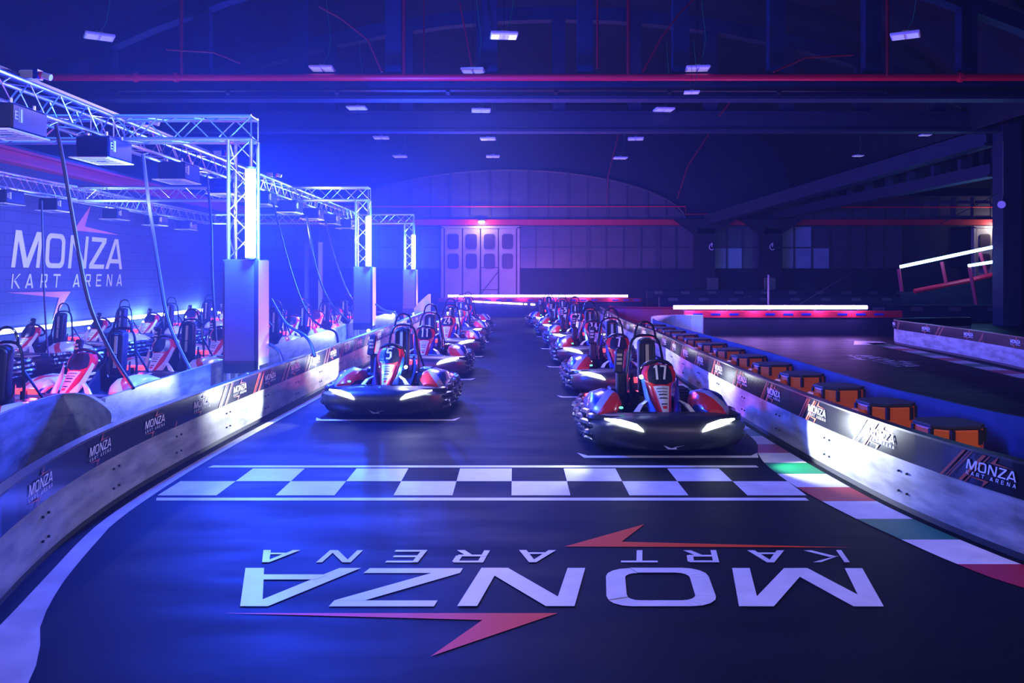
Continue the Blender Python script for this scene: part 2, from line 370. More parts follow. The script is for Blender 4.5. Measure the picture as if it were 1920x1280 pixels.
# kerb along the right barrier
RB = spline([(3.6, 3.2), (3.2, 4.15), (2.92, 4.94), (2.75, 5.79), (2.67, 6.67), (2.62, 8.05), (2.60, 9.94), (2.64, 13), (2.72, 15.8), (2.68, 21.5), (3.0, 29.6)])
kin = spline([(3.3, 3.6), (2.69, 4.46), (2.53, 4.83), (2.415, 5.28), (2.32, 5.72), (2.246, 6.18), (2.2, 6.6), (2.185, 7.03), (2.2, 7.45), (2.27, 7.9), (2.36, 8.2), (2.42, 8.7), (2.44, 10), (2.46, 14), (2.52, 21)], .1)
def xat(path, y):
    for a, b in zip(path, path[1:]):
        if (a.y-y)*(b.y-y) <= 0 and a.y != b.y: return a.x+(b.x-a.x)*(y-a.y)/(b.y-a.y)
    return path[-1].x
ys = [3.7, 4.0, 4.4, 4.83, 5.28, 5.73, 6.18, 6.59, 7.03, 7.45, 7.865, 8.27]
while ys[-1] < 20: ys.append(ys[-1]+.42)
cols = {0: [], 1: [], 2: []}; seq = [0, 2, 0, 1]            # white, green, white, red away from the stripe at 7.86-8.27
for i in range(len(ys)-1):
    k = (i-10) % 4; c = {0: 1, 1: 0, 2: 2, 3: 0}[k]
    sub = 4
    for q in range(sub):
        a = ys[i]+(ys[i+1]-ys[i])*q/sub; b = ys[i]+(ys[i+1]-ys[i])*(q+1)/sub
        cols[c].append([(xat(kin, a), a), (xat(RB, a)-.06, a), (xat(RB, b)-.06, b), (xat(kin, b), b)])
flat('white_kerb_stripes', cols[0], M_white, .004); flat('red_kerb_stripes', cols[1], M_red, .004); flat('green_kerb_stripes', cols[2], M_green, .004)
# kerb and lettering by the far right barrier
c2 = {0: [], 1: [], 2: []}
for i in range(16):
    a = 12+i*.55; b = a+.55; X = lambda y: 8.0+.09*(y-12)-.002*(y-12)**2
    c2[{0: 1, 1: 0, 2: 2, 3: 0}[i % 4]].append([(X(a), a), (X(a)+.42, a), (X(b)+.42, b), (X(b), b)])
flat('far_white_kerb_stripes', c2[0]+[[(8.1, 20.2), (9.0, 20.3), (9.2, 21.2), (8.6, 21.4)]], M_edge, .004); flat('far_red_kerb_stripes', c2[1], M_red, .004); flat('far_green_kerb_stripes', c2[2], M_green, .004)
put('far_floor_lettering', logo_mesh('far_floor_lettering', lambda u, v: (7.1+.3*v, 17.6-.36*u, .003), [M_edge, M_edge]), floor)

# --- left block wall with the big logo
g = G(); g.box((-11.45, 19, 2.3), (.3, 30, 4.6)); wl = struct('wall_left', g, M_blockw)
me = logo_mesh('painted_logo', lambda u, v: (-11.29, 18.95+.85*u, 1.84+.85*v), [M_print, mat('wall_orange_paint', (.85, .22, .10), .5)])
put('painted_logo', me, wl)
g = G(); g.box((-14, 34.1, 4), (5, .3, 8)); struct('wall_return', g, M_wallb)
g = G(); g.box((-14.2, 19, 6.6), (.3, 30, 4.6)); g.box((-12.9, 19, 4.5), (2.7, 30, .12)); struct('wall_left_upper', g, M_wallb)
# --- back wall: dark plinth, glazing strips, red lintel, gable lunette
BY = 46.0
def bx(px): return (px-CX)*BY/F
def bz(py): return CAMH+(CY-py)*BY/F
g = G(); g.box((4, BY+.15, 1.03), (64, .3, 2.06)); g.box((4, BY+.25, 6.5), (64, .1, 9.0)); struct('wall_back', g, M_wallb)
def glazing(idx, x0, x1, cols_, y0, y1, bright=(), rows=2):
    t = bpy.data.objects.new('window_%d' % idx, None); C.objects.link(t); t['kind'] = 'structure'; t.location = ((bx(x0)+bx(x1))/2, BY, bz(y1))
    ox, oz = t.location.x, t.location.z
    X0, X1, Z0, Z1 = bx(x0)-ox, bx(x1)-ox, bz(y1)-oz, bz(y0)-oz
    gp, gb, gf = G(), G(), G(); cw = (X1-X0)/cols_; rh = (Z1-Z0)/rows
    for c in range(cols_):
        for r in range(rows):
            (gb if (c, r) in bright else gp).box((X0+(c+.5)*cw, .12, Z0+(r+.5)*rh), (cw-.05, .04, rh-.05))
        gf.box((X0+c*cw, .07, (Z0+Z1)/2), (.06 if c % 4 else .22, .12, Z1-Z0))
    gf.box((X1, .07, (Z0+Z1)/2), (.1, .12, Z1-Z0))
    for r in range(rows+1): gf.box(((X0+X1)/2, .07, Z0+r*rh), (X1-X0, .11, .07))
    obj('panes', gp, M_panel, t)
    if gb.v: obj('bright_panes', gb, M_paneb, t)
    obj('window_frame', gf, M_frame, t)
glazing(1, 440, 826, 10, 424, 504, ())
glazing(2, 972, 1300, 10, 424, 504, ())
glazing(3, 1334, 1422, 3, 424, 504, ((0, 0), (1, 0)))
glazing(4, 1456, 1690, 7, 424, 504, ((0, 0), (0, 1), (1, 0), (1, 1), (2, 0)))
g = G(); g.box((4, BY-.05, bz(417)), (62, .35, .30)); o = struct('trim_1', g, M_redsteel)
# gable lunette
t = bpy.data.objects.new('window_5', None); C.objects.link(t); t['kind'] = 'structure'; t.location = (bx(955), BY, bz(411))
gp, gf = G(), G(); W_ = 9.6; Hh = bz(319)-bz(411); N = 18
zc = lambda x: Hh*math.sqrt(max(0, 1-(x/W_)**2))**1.15
for i in range(N):
    a, b = -W_+2*W_*i/N, -W_+2*W_*(i+1)/N
    gp.prism([(a+.03, .05, .02), (b-.03, .05, .02), (b-.03, .05, max(.03, zc(b-.03))), (a+.03, .05, max(.03, zc(a+.03)))], (0, .06, 0))
    if i % 2 == 0: gf.box((a, .02, zc(a)/2), (.14, .14, zc(a)))
    else: gf.box((a, .03, zc(a)/2), (.05, .1, zc(a)))
gf.tube([(W_*math.sin(q/30*PI-PI/2), .02, zc(W_*math.sin(q/30*PI-PI/2))+.02) for q in range(31)], .07, 6)
obj('panes', gp, M_panel, t); obj('window_frame', gf, M_frame, t)
# panels either side above the lintel
for idx, (x0, x1) in ((6, (1460, 1860)),):
    glazing(idx, x0, x1, 12, 368, 410, (), rows=1)
# main folding door
def rrect(cx, cz, w_, h_, r, y):
    out = []
    for sx, sz, a0 in ((1, 1, 0), (-1, 1, 90), (-1, -1, 180), (1, -1, 270)):
        for k in range(5):
            a = math.radians(a0+k*22.5); out.append((cx+sx*(w_/2-r)+r*math.cos(a), y, cz+sz*(h_/2-r)+r*math.sin(a)))
    return out
def folding_door(idx, px0, px1, leaves, wicket=None):
    t = bpy.data.objects.new('door_%d' % idx, None); C.objects.link(t); t['kind'] = 'structure'; t.location = (bx((px0+px1)/2), BY, 0)
    Wd = bx(px1)-bx(px0); Hd = bz(426); lw = (Wd-.2)/leaves
    fr = G(); fr.box((-Wd/2, -.1, Hd/2), (.14, .3, Hd)); fr.box((Wd/2, -.1, Hd/2), (.14, .3, Hd)); fr.box((0, -.1, Hd), (Wd+.14, .3, .12)); obj('door_frame', fr, M_door, t)
    for k in range(leaves):
        cx = -Wd/2+.1+(k+.5)*lw
        l = G(); l.rbox((cx, -.12, Hd/2), (lw-.05, .08, Hd-.08), .02)
        leaf = obj('door_leaf', l, M_door, t)
        for cz in (Hd-.78, Hd-1.85):
            p = G(); p.prism(rrect(cx, cz, .60, .82, .14, -.20), (0, .05, 0)); obj('door_gasket', p, M_frame, leaf)
            p = G(); p.prism(rrect(cx, cz, .52, .74, .11, -.215), (0, .03, 0)); obj('door_glass', p, M_glassd, leaf)
    if wicket is not None:
        cx = -Wd/2+.1+(wicket+.5)*lw; p = G()
        for a, b in (((cx-.5, .9), (cx+.5, .9)), ((cx-.5, 2.1), (cx+.5, 2.1)), ((cx-.5, .3), (cx-.5, 2.1)), ((cx+.5, .3), (cx+.5, 2.1)), ((cx-.45, .7), (cx+.45, 1.85))):
            p.tube([(a[0], -.19, a[1]), (b[0], -.19, b[1])], .025, 6)
        obj('wicket_frame', p, M_frame, t)
    return t
d1 = folding_door(1, 830, 972, 4, 2); folding_door(2, 1824, 1924, 3)
# columns of the back wall with their haunches
for i, (px, ww) in enumerate(((1316, .95), (1439, .95))):
    X = bx(px); g = G(); g.box((X, BY-.6, bz(430)/2), (ww, .9, bz(430)))
    g.loft([[(X-ww/2, BY-1.05, bz(440)), (X+ww/2, BY-1.05, bz(440)), (X+ww/2, BY-.15, bz(440)), (X-ww/2, BY-.15, bz(440))],
            [(X-1.6, BY-1.05, bz(413)), (X+1.6, BY-1.05, bz(413)), (X+1.6, BY-.15, bz(413)), (X-1.6, BY-.15, bz(413))]], cap=True)
    o = struct('trim_%d' % (i+2), g, M_concrete)
# pale printed marks on the columns
for px in (1326, 1437):
    g = G(); X = bx(px)
    g.tube([(X+.13*math.cos(a*PI/8), BY-1.075, bz(464)+.16*math.sin(a*PI/8)) for a in range(3, 15)], .025, 5); g.box((X, BY-1.07, bz(460)), (.05, .02, .22)); tag(obj('column_marking', g, M_print), 'pale round mark on the %s back column' % ('left' if px == 1326 else 'right'), 'sign')
# slim plates standing below the windows
for px, lab in ((1326, 'left of the two'), (1430, 'right of the two')):
    g = G(); g.rbox((bx(px), BY-1.3, bz(541)), (.6, .06, 1.2), .02); g.box((bx(px)-.25, BY-1.3, .5), (.04, .04, 1.0)); g.box((bx(px)+.25, BY-1.3, .5), (.04, .04, 1.0))
    tag(obj('notice_board', g, M_vinyl), 'tall grey notice board before a back column, %s' % lab, 'sign')

# --- roof vault and concrete bowstring trusses
g = G(); rings = []
for k in range(25):
    a = PI*k/24; rings.append([(-15+5-0-20*math.cos(a)*.75+10, y, 6.4+5.4*math.sin(a)**.8) for y in (-6, 52)])
g.loft([[(p[0][0], p[0][1], p[0][2]), (p[1][0], p[1][1], p[1][2])] for p in rings], closed=False)
struct('ceiling', g, M_roof)
g = G()
for y in range(8, 46, 3): g.box((0, y, 9.0+.0), (26, .12, .1))
g = G(); g.box((34, 24, 4), (.3, 56, 8)); struct('wall_right', g, M_wallb)
def bowstring(idx, Y, zb, h, x0, x1, arch=3.9):
    t = bpy.data.objects.new('trim_%d' % idx, None); C.objects.link(t); t['kind'] = 'structure'; t.location = ((x0+x1)/2, Y, zb)
    L = (x1-x0)/2; g = G(); g.box((0, 0, h/2+.05), (x1-x0, .34, h-.1)); g.box((0, -.02, .03), (x1-x0, .5, .09)); g.box((0, -.02, h), (x1-x0, .5, .08)); obj('bottom_chord', g, M_beam, t)
    f = lambda x: h/2+arch*(1-(x/L)**2)
    g = G(); pts = [(-L+2*L*k/16, f(-L+2*L*k/16)) for k in range(17)]
    for a, b in zip(pts, pts[1:]): g.prism([(a[0], -.2, a[1]-.22), (b[0], -.2, b[1]-.22), (b[0], -.2, b[1]+.22), (a[0], -.2, a[1]+.22)], (0, .4, 0))
    obj('arch_chord', g, M_beam, t)
    for k in range(1, 12):
        x = -L+2*L*k/12; g = G(); g.box((x, 0, (h+f(x)-.2)/2), (.42, .34, max(.1, f(x)-.2-h))); obj('hanger', g, M_beam, t)
    return t
bowstring(10, 22.9, 6.40, .56, -13.6, 17.4, 4.2); bowstring(11, 28.0, 6.40, .62, -13.6, 16.5, 3.6); bowstring(12, 17.0, 8.0, .5, -14.6, 16.5, 3.2)
# right side: column and beams running to the back wall
g = G(); g.box((16.3, 28, 3.4), (.60, .62, 6.8)); struct('trim_13', g, M_beam)
g = G(); g.box((21.3, 28.0, 3.7), (9.4, .4, 7.4)); struct('trim_14', g, mat('near_black_wall', (.012, .013, .02), .8))
def skewbeam(idx, a, b, w_, h_, m=M_beam):
    a, b = Vector(a), Vector(b); d = (b-a); L = d.length; q = d.to_track_quat('X', 'Z').to_matrix()
    g = G(); g.box(a+d/2+Vector((0, 0, h_/2)), (L, w_, h_), q); g.box(a+d/2+Vector((0, 0, .02)), (L, w_+.16, .09), q); return struct('trim_%d' % idx, g, m)
skewbeam(15, (16.0, 28.4, 6.05), (10.3, 45.3, 4.35), .4, .55); skewbeam(16, (16.1, 28.4, 5.0), (14.0, 45.3, 4.72), .3, .42)
g = G()
for k in range(9): g.box((15.9-.12*k, 30+1.7*k, 5.5), (.24, .24, .55))
struct('trim_17', g, M_beam)
# corrugated cladding above the beams on the right
g = G()
for k in range(26): g.box((17.0-.3*k*.2, 29+.65*k, 7.3), (.3, .32, 3.4))
struct('trim_18', g, M_roof)
# back left pillars
for i, px in enumerate((601, 575)):
    g = G(); X = (px-CX)*34/F; g.box((X, 34, 1.5), (.14, .2, 3.0)); tag(obj('slim_post', g, M_vinylw if i == 0 else M_vinyl), ('bright white slim post behind the pit karts' if i == 0 else 'greyish slim post left of the bright white one'), 'post')

# ================================================================ BARRIERS
logo_bn = logo_mesh('logo', lambda u, v: ((u-3.15)*.061, -.004, (v-.2)*.061), [M_print, M_stripe], .00015)
def stripe_mesh():
    g = G()
    for k, (u, w_) in enumerate(((0, .022), (.045, .008), (.07, .008), (.16, .03), (.21, .01))):
        g.poly([(u, -.003, -.098), (u+w_, -.003, -.098), (u+w_+.2, -.003, .098), (u+.2, -.003, .098)])
    me = bpy.data.meshes.new('stripes'); me.from_pydata(g.v, [], g.f); me.materials.append(M_stripe); return me
stripe_bn = stripe_mesh()
bolt_me = G().disk((0, -.006, 0), .008, (0, 1, 0), .012, 8).mesh('bolt', M_bolt)
def barrier(label, pts, side, logos=None, spacing=1.1, top=.565, ban=.36, mbase=M_board, th=.036, seams=True, start=.5, name='track_barrier', bannerm=M_banner, step=.25, bolts=True):
    """side: +1 when the track lies on the left normal of the path"""
    path = spline(pts, step); c = path[len(path)//2]
    t = thing(name, label, 'barrier', (c.x, c.y, 0))
    P = [p-c for p in path]; s = side
    g = G(); ribbon(g, P, 0, -s*th, .045, ban if logos is not None else top); obj('board', g, mbase, t)
    g = G(); ribbon(g, P, -s*.012, -s*(th-.01), 0, .046); obj('rubber_foot', g, M_dark, t)
    if logos is None: return t
    g = G(); ribbon(g, P, s*.012, -s*(th+.01), ban, top); bn = obj('banner', g, bannerm, t)
    g = G(); ribbon(g, P, s*.018, -s*(th+.02), top, top+.014); obj('top_rail', g, M_bolt, t)
    L = 0; nxt = start; nb = start*.5; ns = normals(P); count = 0
    for i in range(len(P)-1):
        d = (P[i+1]-P[i]).length
        while nxt <= L+d:
            p = P[i]+(P[i+1]-P[i])*((nxt-L)/d); q = p+ns[i]*s*.0155; tg = P[i+1]-P[i]
            rz = math.atan2(tg.y, tg.x)+(PI if s > 0 else 0)
            if count < logos:
                put('logo', logo_bn, bn, (q.x, q.y, (ban+top)/2), rz)
                o = (-.5 if s > 0 else .5); p2 = q+tg.normalized()*.42; put('orange_stripes', stripe_bn, bn, (p2.x, p2.y, (ban+top)/2), rz)
            count += 1; nxt += spacing
        while bolts and nb <= L+d:
            p = P[i]+(P[i+1]-P[i])*((nb-L)/d); tg = P[i+1]-P[i]; q = p+ns[i]*s*.001; rz = math.atan2(tg.y, tg.x)+(PI if s > 0 else 0)
            if nb < 14:
                for dz in (.13, .27):
                    for du in (-.05, .05):
                        q2 = q+tg.normalized()*du; put('bolt', bolt_me, t, (q2.x, q2.y, dz), rz)
            nb += 1.22
        L += d
    return t
LB = [(-1.9, 2.3), (-2.25, 3.3), (-2.55, 4.18), (-2.77, 5.18), (-2.88, 6.15), (-2.91, 7.18), (-2.88, 9.18), (-2.79, 12.76), (-2.73, 17.6), (-2.68, 25.5)]
barrier('long left trackside barrier of pale boards with black logo banner', LB, -1, logos=22, spacing=1.02, start=.55)
RBp = [(3.6, 3.2), (3.2, 4.15), (2.92, 4.94), (2.75, 5.79), (2.67, 6.67), (2.62, 8.05), (2.60, 9.94), (2.64, 13), (2.72, 15.8), (2.68, 21.5), (3.0, 29.6)]
barrier('long right trackside barrier with black logo banner beside kart 17', RBp, 1, logos=22, spacing=1.13, start=.9)
barrier('pit lane barrier of blue lit plain boards behind the towers', [(-3.75, 7.75), (-3.85, 9.5), (-3.87, 13), (-3.85, 20), (-3.8, 27)], -1, top=.53, name='pit_barrier')
barrier('curved white board hook at left edge joining the trackside barrier', [(-2.985, 6.25), (-3.22, 6.73), (-3.64, 7.35), (-3.95, 7.72), (-4.14, 7.75), (-4.12, 7.2), (-3.98, 6.51), (-3.75, 5.6), (-3.5, 4.6)], 1, top=.57, name='hooked_barrier', step=.12)
barrier('dark blue plain barrier running behind the orange blocks', [(5.2, 4.4), (4.4, 5.4), (3.9, 6.45), (3.7, 7.57), (3.6, 8.7), (3.6, 12.1), (3.5, 16), (3.42, 20.4), (3.5, 21.4)], 1, top=.565, mbase=M_bluebd, name='outer_barrier')
barrier('short bright white rounded barrier end beyond kart 7', [(3.5, 21.5), (3.7, 22.2), (4.2, 22.7), (4.75, 22.75), (5.0, 22.5)], -1, top=.60, mbase=M_vinylw, name='barrier_end', step=.12)
barrier('curved barrier of lilac lit boards with small logos at far right', [(11.8, 21.9), (10.4, 21.6), (9.6, 21.2), (9.28, 20.6), (9.2, 19.6), (9.15, 17.8), (9.05, 16.2), (8.85, 14.5), (8.5, 12.4), (8.0, 10.2), (7.6, 8.4)], -1, logos=10, spacing=1.9, start=2.9, step=.15, bolts=False)
# tall upright white flap at the end of the left barrier
g = G(); rings = []
for k in range(9):
    u = k/8; rings.append([(-3.05+.5*u, 25.6+.25*math.sin(u*PI), 0), (-3.05+.5*u, 25.6+.25*math.sin(u*PI), .45+.65*min(1, .15+u)**.6), (-3.05+.5*u, 25.68+.25*math.sin(u*PI), .45+.65*min(1, .15+u)**.6), (-3.05+.5*u, 25.68+.25*math.sin(u*PI), 0)])
g.loft(rings, cap=True); tag(obj('barrier_flap', g, M_vinylw), 'upright white curved flap ending the left trackside barrier', 'barrier', )
# barriers carrying the light tubes
def lit_barrier(label, y, x0, x1, h, xl0, xl1, m, col, power, lam):
    t = thing('lit_barrier', label, 'barrier', ((x0+x1)/2, y, 0)); ox = (x0+x1)/2
    g = G(); g.box((0, 0, (h-.18)/2), (x1-x0, .12, h-.18)); obj('board', g, M_wallb, t)
    g = G(); g.box((0, 0, h-.09), (x1-x0, .14, .18)); bb = obj('red_banner', g, M_redsteel, t)
    g = G()
    for k in range(int((x1-x0)/.5)):
        if k % 4 < 3: g.box((x0-ox+.35+.5*k, -.072, h-.09), (.26, .006, .05))
    obj('banner_print', g, M_kblue, bb)
    g = G(); g.tube([(xl0-ox, 0, h+.10), (xl1-ox, 0, h+.10)], .055, 10); tb = obj('light_tube', g, m, t)
    g = G()
    k = xl0+.3
    while k < xl1: g.box((k-ox, .0, h+.03), (.05, .05, .08)); k += 1.2
    obj('tube_clips', g, M_bolt, t)
    nl = lam
    for k in range(nl):
        lamp('tube_light', 'POINT', (xl0+(xl1-xl0)*(k+.5)/nl-ox, -.12, h+.16), col, power/nl, t, .05)
    return t
lit_barrier('far barrier across the straight topped by long violet light tube', 40, -3.6, 6.0, .60, -3.15, 5.35, M_tubev, VIOLET, 700, 6)
lit_barrier('right infield barrier topped by a violet light tube', 23.4, 4.7, 10.7, .68, 4.4, 9.75, M_tubev, (.4, .18, 1), 650, 6)
# thin lit strip low behind the far karts
g = G()
for a, b in ((886, 905), (907, 941), (943, 980), (983, 988), (995, 1003), (1029, 1040)): g.tube([((a-CX)*34/F, 34+.0, CAMH-(565-CY+ (a-886)*.05)*34/F), ((b-CX)*34/F, 34, CAMH-(565-CY+(b-886)*.05)*34/F)], .035, 6)
g2 = G(); g2.box((.1, 34.15, .3), (5.8, .12, .6))
t = thing('low_lit_barrier', 'low dark barrier with broken thin white strip behind the far karts', 'barrier', (0, 34, 0)); 
o = obj('light_strip', g, M_tubev, t, loc=(0, -34, 0)); o = obj('board', g2, M_wallb, t, loc=(0, -34, 0))
for idx, (y, x0, x1, h, lab) in enumerate(((37.5, 6.4, 18.5, .75, 'dark tyre barrier with grey plaques before the back wall, nearer one'), (42.5, 6.6, 20, .95, 'dark tyre barrier with grey plaques before the back wall, farther one'), (30.0, 10.9, 19, .62, 'dark barrier with grey plaques left of the big column'))):
    t = thing('plaque_barrier', lab, 'barrier', ((x0+x1)/2, y, 0)); g = G(); g.rbox((0, 0, h/2), (x1-x0, .25, h), .05); bd = obj('board', g, M_wallb, t)
    k = x0+.6
    while k < x1-.4: g = G(); g.box((k-(x0+x1)/2, -.13, h-.14), (.42, .01, .13)); obj('plaque', g, M_vinyl, bd); k += 1.35
g = G(); g.loft([[(5.75+1.25*math.cos(a*PI/10)*1.9, 30+1.3*math.sin(a*PI/10), 0), (5.75+1.25*math.cos(a*PI/10)*1.9, 30+1.3*math.sin(a*PI/10), .55)] for a in range(-10, 1)], closed=False)
g.tube([(5.75+1.25*math.cos(a*PI/10)*1.9, 30+1.3*math.sin(a*PI/10), .56) for a in range(-10, 1)], .04, 6)
tag(obj('curved_barrier', g, M_redsteel), 'dark red curved barrier across the track beyond the right grid row', 'barrier')

# orange crash blocks between the right barriers
def make_block():
    t = thing('crash_block', '', 'block', group='orange crash blocks between the right barriers')
    a = .205; c = .105
    oct_ = [(a, -c), (a, c), (c, a), (-c, a), (-a, c), (-a, -c), (-c, -a), (c, -a)]
    k = lambda s, z: [(x*s, y*s, z) for x, y in oct_]
    g = G(); g.loft([k(.98, 0), k(1, .02), k(1, .54), k(.97, .555)], cap=True); obj('body', g, M_orange, t)
    g = G(); g.loft([k(1.02, .555), k(1.03, .56), k(1.03, .572), k(1.0, .578)], cap=True); obj('lid', g, M_lid, t)
    for x, y in oct_: g = G(); g.box((x*1.0, y*1.0, .50), (.028, .028, .1)); obj('corner_slot', g, M_vinyld, t)
    g = G(); g.rbox((-.235, .02, .26), (.09, .16, .50), .015); obj('side_wing', g, M_orange, t)
    return t
blk = make_block(); first = True; ordn = ['nearest', 'second', 'third', 'fourth', 'fifth', 'sixth', 'seventh', 'eighth', 'ninth', 'tenth', 'eleventh', 'twelfth', 'thirteenth', 'fourteenth', 'fifteenth']
for k in range(13):
    for j in (0,):
        yy = 6.22+1.04*k; xx = 3.19-.006*k
        lab = 'orange crash block with grey lid between the right barriers, %s from the camera' % ordn[k]
        if first: blk.location = (xx, yy, 0); blk.rotation_euler = (0, 0, .12); blk['label'] = lab; first = False
        else: dup(blk, (xx, yy, 0), .12+.1*math.sin(k*3+j), lab)

# ================================================================ TRUSS RIG
def truss(a, b, wdir, sz=.29, step=.3, name='truss', m=M_alu, label='', rc=.025, rb=.009):
    """square lattice truss from a to b (corner = one chord), wdir = side direction"""
    a, b = Vector(a), Vector(b); d = (b-a); L = d.length; d.normalize(); wv = Vector(wdir).normalized()*sz
    up = d.cross(Vector(wdir)).normalized()*sz
    if up.z < 0 or (abs(up.z) < 1e-3 and up.y < 0): up = -up
    mid = a
    t = thing(name, label, 'truss', a); 
    ch = [Vector(), wv, wv+up, up]
    for c in ch: g = G(); g.tube([c, c+d*L], rc, 8); obj('chord', g, m, t, True)
    n = max(1, round(L/step)); s = L/n
    for q in range(4):
        g = G(); c0, c1 = ch[q], ch[(q+1) % 4]
        for i in range(n):
            p, r = (c0, c1) if i % 2 == 0 else (c1, c0); g.tube([p+d*s*i, r+d*s*(i+1)], rb, 5)
        for i in (0, n): g.tube([c0+d*s*i, c1+d*s*i], rb, 5)
        obj('lacing', g, m, t)
    return t
TZ = 3.39; X1, X2, XT = -5.39, -10.3, -3.64
truss((X1, 5.0, TZ), (X1, 28.3, TZ), (1, 0, 0), label='long ceiling-height lattice truss over the pit lane nearest the track', name='lattice_truss')
truss((X2, 8.0, TZ), (X2, 28.3, TZ), (1, 0, 0), label='long lattice truss running along the painted block wall', name='lattice_truss')
FY = (10.75, 19.35, 27.9)
for i, y in enumerate(FY):
    truss((X2+.3, y, TZ), (X1-.0, y, TZ), (0, 1, 0), label='cross truss in the pit, %s of three left of the long truss' % ('nearest', 'middle', 'farthest')[i], name='cross_truss')
    truss((X1+.29, y, TZ), (XT+.29, y, TZ), (0, 1, 0), label='short cross truss reaching the %s light tower' % ('nearest', 'middle', 'farthest')[i], name='cross_truss')
    nm = ('nearest', 'middle', 'farthest')[i]
    truss((XT, y, .04), (XT, y, TZ), (1, 0, 0), label='aluminium lattice tower, the %s of three beside the left barrier' % nm, name='light_tower')
    # base plate, shroud, LED tube, flood lamp: the shroud and the lamps hang on the tower
    t = thing('tower_shroud', 'padded vinyl shroud around the foot of the %s light tower' % nm, 'shroud', (XT+.17, y+.17, .44))
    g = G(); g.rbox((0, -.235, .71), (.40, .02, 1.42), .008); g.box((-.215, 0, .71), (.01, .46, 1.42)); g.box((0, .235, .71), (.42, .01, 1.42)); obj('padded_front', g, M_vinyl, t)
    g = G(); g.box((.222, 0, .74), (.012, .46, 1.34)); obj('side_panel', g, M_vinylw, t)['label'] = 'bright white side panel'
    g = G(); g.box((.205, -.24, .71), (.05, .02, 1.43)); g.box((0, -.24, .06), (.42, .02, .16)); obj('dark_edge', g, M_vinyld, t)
    t = thing('led_tube', 'vertical blue-white light tube strapped to the %s tower' % nm, 'light tube', (XT+.31, y-.10, 1.86))
    g = G(); g.tube([(0, 0, .02), (0, 0, 1.13)], .064, 12); obj('glowing_tube', g, M_tube, t)
    g = G(); g.tube([(0, 0, 0), (0, 0, .02)], .056, 12); g.tube([(0, 0, 1.13), (0, 0, 1.16)], .056, 12); obj('end_cap', g, M_alu, t)
    for k in range(3): lamp('tube_light', 'POINT', (.10, -.12, .2+.38*k), BLUE, (1500, 2200, 2000)[i], t, .06)
    t = thing('floodlight', 'small bright floodlight low at the foot of the %s tower' % nm, 'lamp', (XT+.345, y-.28, .41))
    g = G(); g.rbox((0, .03, 0), (.11, .05, .09), .01); obj('lamp_body', g, M_blk, t)
    g = G(); g.disk((0, -.005, 0), .036, (0, 1, 0), .02, 14); obj('lamp_lens', g, M_flood, t)
    g = G(); g.tube([(0, .04, 0), (-.055, .28, 0)], .014, 6); obj('mounting_arm', g, M_bolt, t)
    lamp('flood_light', 'SPOT', (0, -.05, 0), (.55, .68, 1), 90, t, .03, aim=(.35, -.9, -.15), spot=2.2)
    lamp('flood_spill', 'POINT', (.20, .22, -.03), (.6, .72, 1), 10, t, .03)
    g = G(); g.box((0, .0, 0), (.34, .34, .04)); tag(obj('base_plate', g, M_alu, loc=(XT+.14, y+.14, .021)), 'square steel base plate under the %s light tower' % nm, 'base plate')
# charger units slung under the long trusses, each with its own drop cable
def make_charger():
    t = thing('charger_unit', '', 'charger', group='charger units slung under the trusses')
    g = G(); g.rbox((0, 0, -.17), (.40, .62, .26), .02); obj('housing', g, M_blk, t)
    g = G(); g.box((-.02, -.02, -.306), (.46, .70, .012))
    gg = g; obj('underside_plate', g, M_lampw, t)
    g = G()
    for k in range(6): g.box((-.02, -.28+.1*k, -.3135), (.32, .03, .004))
    g.box((-.02, 0, -.314), (.1, .1, .005)); obj('vent_slots', g, M_bolt, t)
    g = G(); g.box((.202, -.16, -.15), (.004, .035, .13)); g.box((.202, -.2, -.15), (.004, .008, .13))
    for k in range(3): g.box((.202, -.24, -.19+.035*k), (.004, .04, .01))
    g.box((.202, -.262, -.155), (.004, .01, .085)); obj('front_label', g, M_print, t)
    for y in (-.2, .2):
        for x in (-.1, .12): g = G(); g.tube([(x, y, -.05), (x, y, .02)], .015, 6); obj('hanger_clamp', g, M_alu, t)
    g = G(); g.tube([(0, .33, -.14), (.05, .40, -.1), (.1, .38, -.2), (.06, .36, -.3)], .02, 6); g.rbox((.05, .34, -.14), (.12, .06, .12), .01); obj('connector', g, M_cable, t)
    return t
ch = make_charger(); first = True
YC = [8.42, 10.35, 12.65, 14.75, 16.85, 18.95, 21.05, 23.1, 25.2]
for k, y in enumerate(YC):
    lab = 'black charger unit under the truss nearest the track, %s from the camera' % ordn[k]
    if first: ch.location = (-5.02, y, TZ-.03); ch['label'] = lab; first = False
    else: dup(ch, (-5.02, y, TZ-.03), 0, lab)
for k, y in enumerate((16.6, 18.4, 21.2, 23.6, 25.8)):
    dup(ch, (-10.0, y, TZ-.03), 0, 'black charger unit under the truss by the block wall, %s from the camera' % ordn[k])
def cable(label, pts, r=.02, m=M_cable, name='charging_cable'):
    path = [Vector(p) for p in pts]; g = G()
    P3 = []
    for i in range(len(path)-1):
        p0, p1, p2, p3 = path[max(i-1, 0)], path[i], path[i+1], path[min(i+2, len(path)-1)]
        for k in range(8):
            t = k/8; P3.append(.5*((2*p1)+(-p0+p2)*t+(2*p0-5*p1+4*p2-p3)*t*t+(-p0+3*p1-3*p2+p3)*t**3))
    P3.append(path[-1]); g.tube(P3, r, 6); return tag(obj(name, g, m, smooth=True), label, 'cable', 'charging cables hanging over the pit karts')
def W3(px, py, Y): return ((px-CX)*Y/F, Y, CAMH-(py-CY)*Y/F)
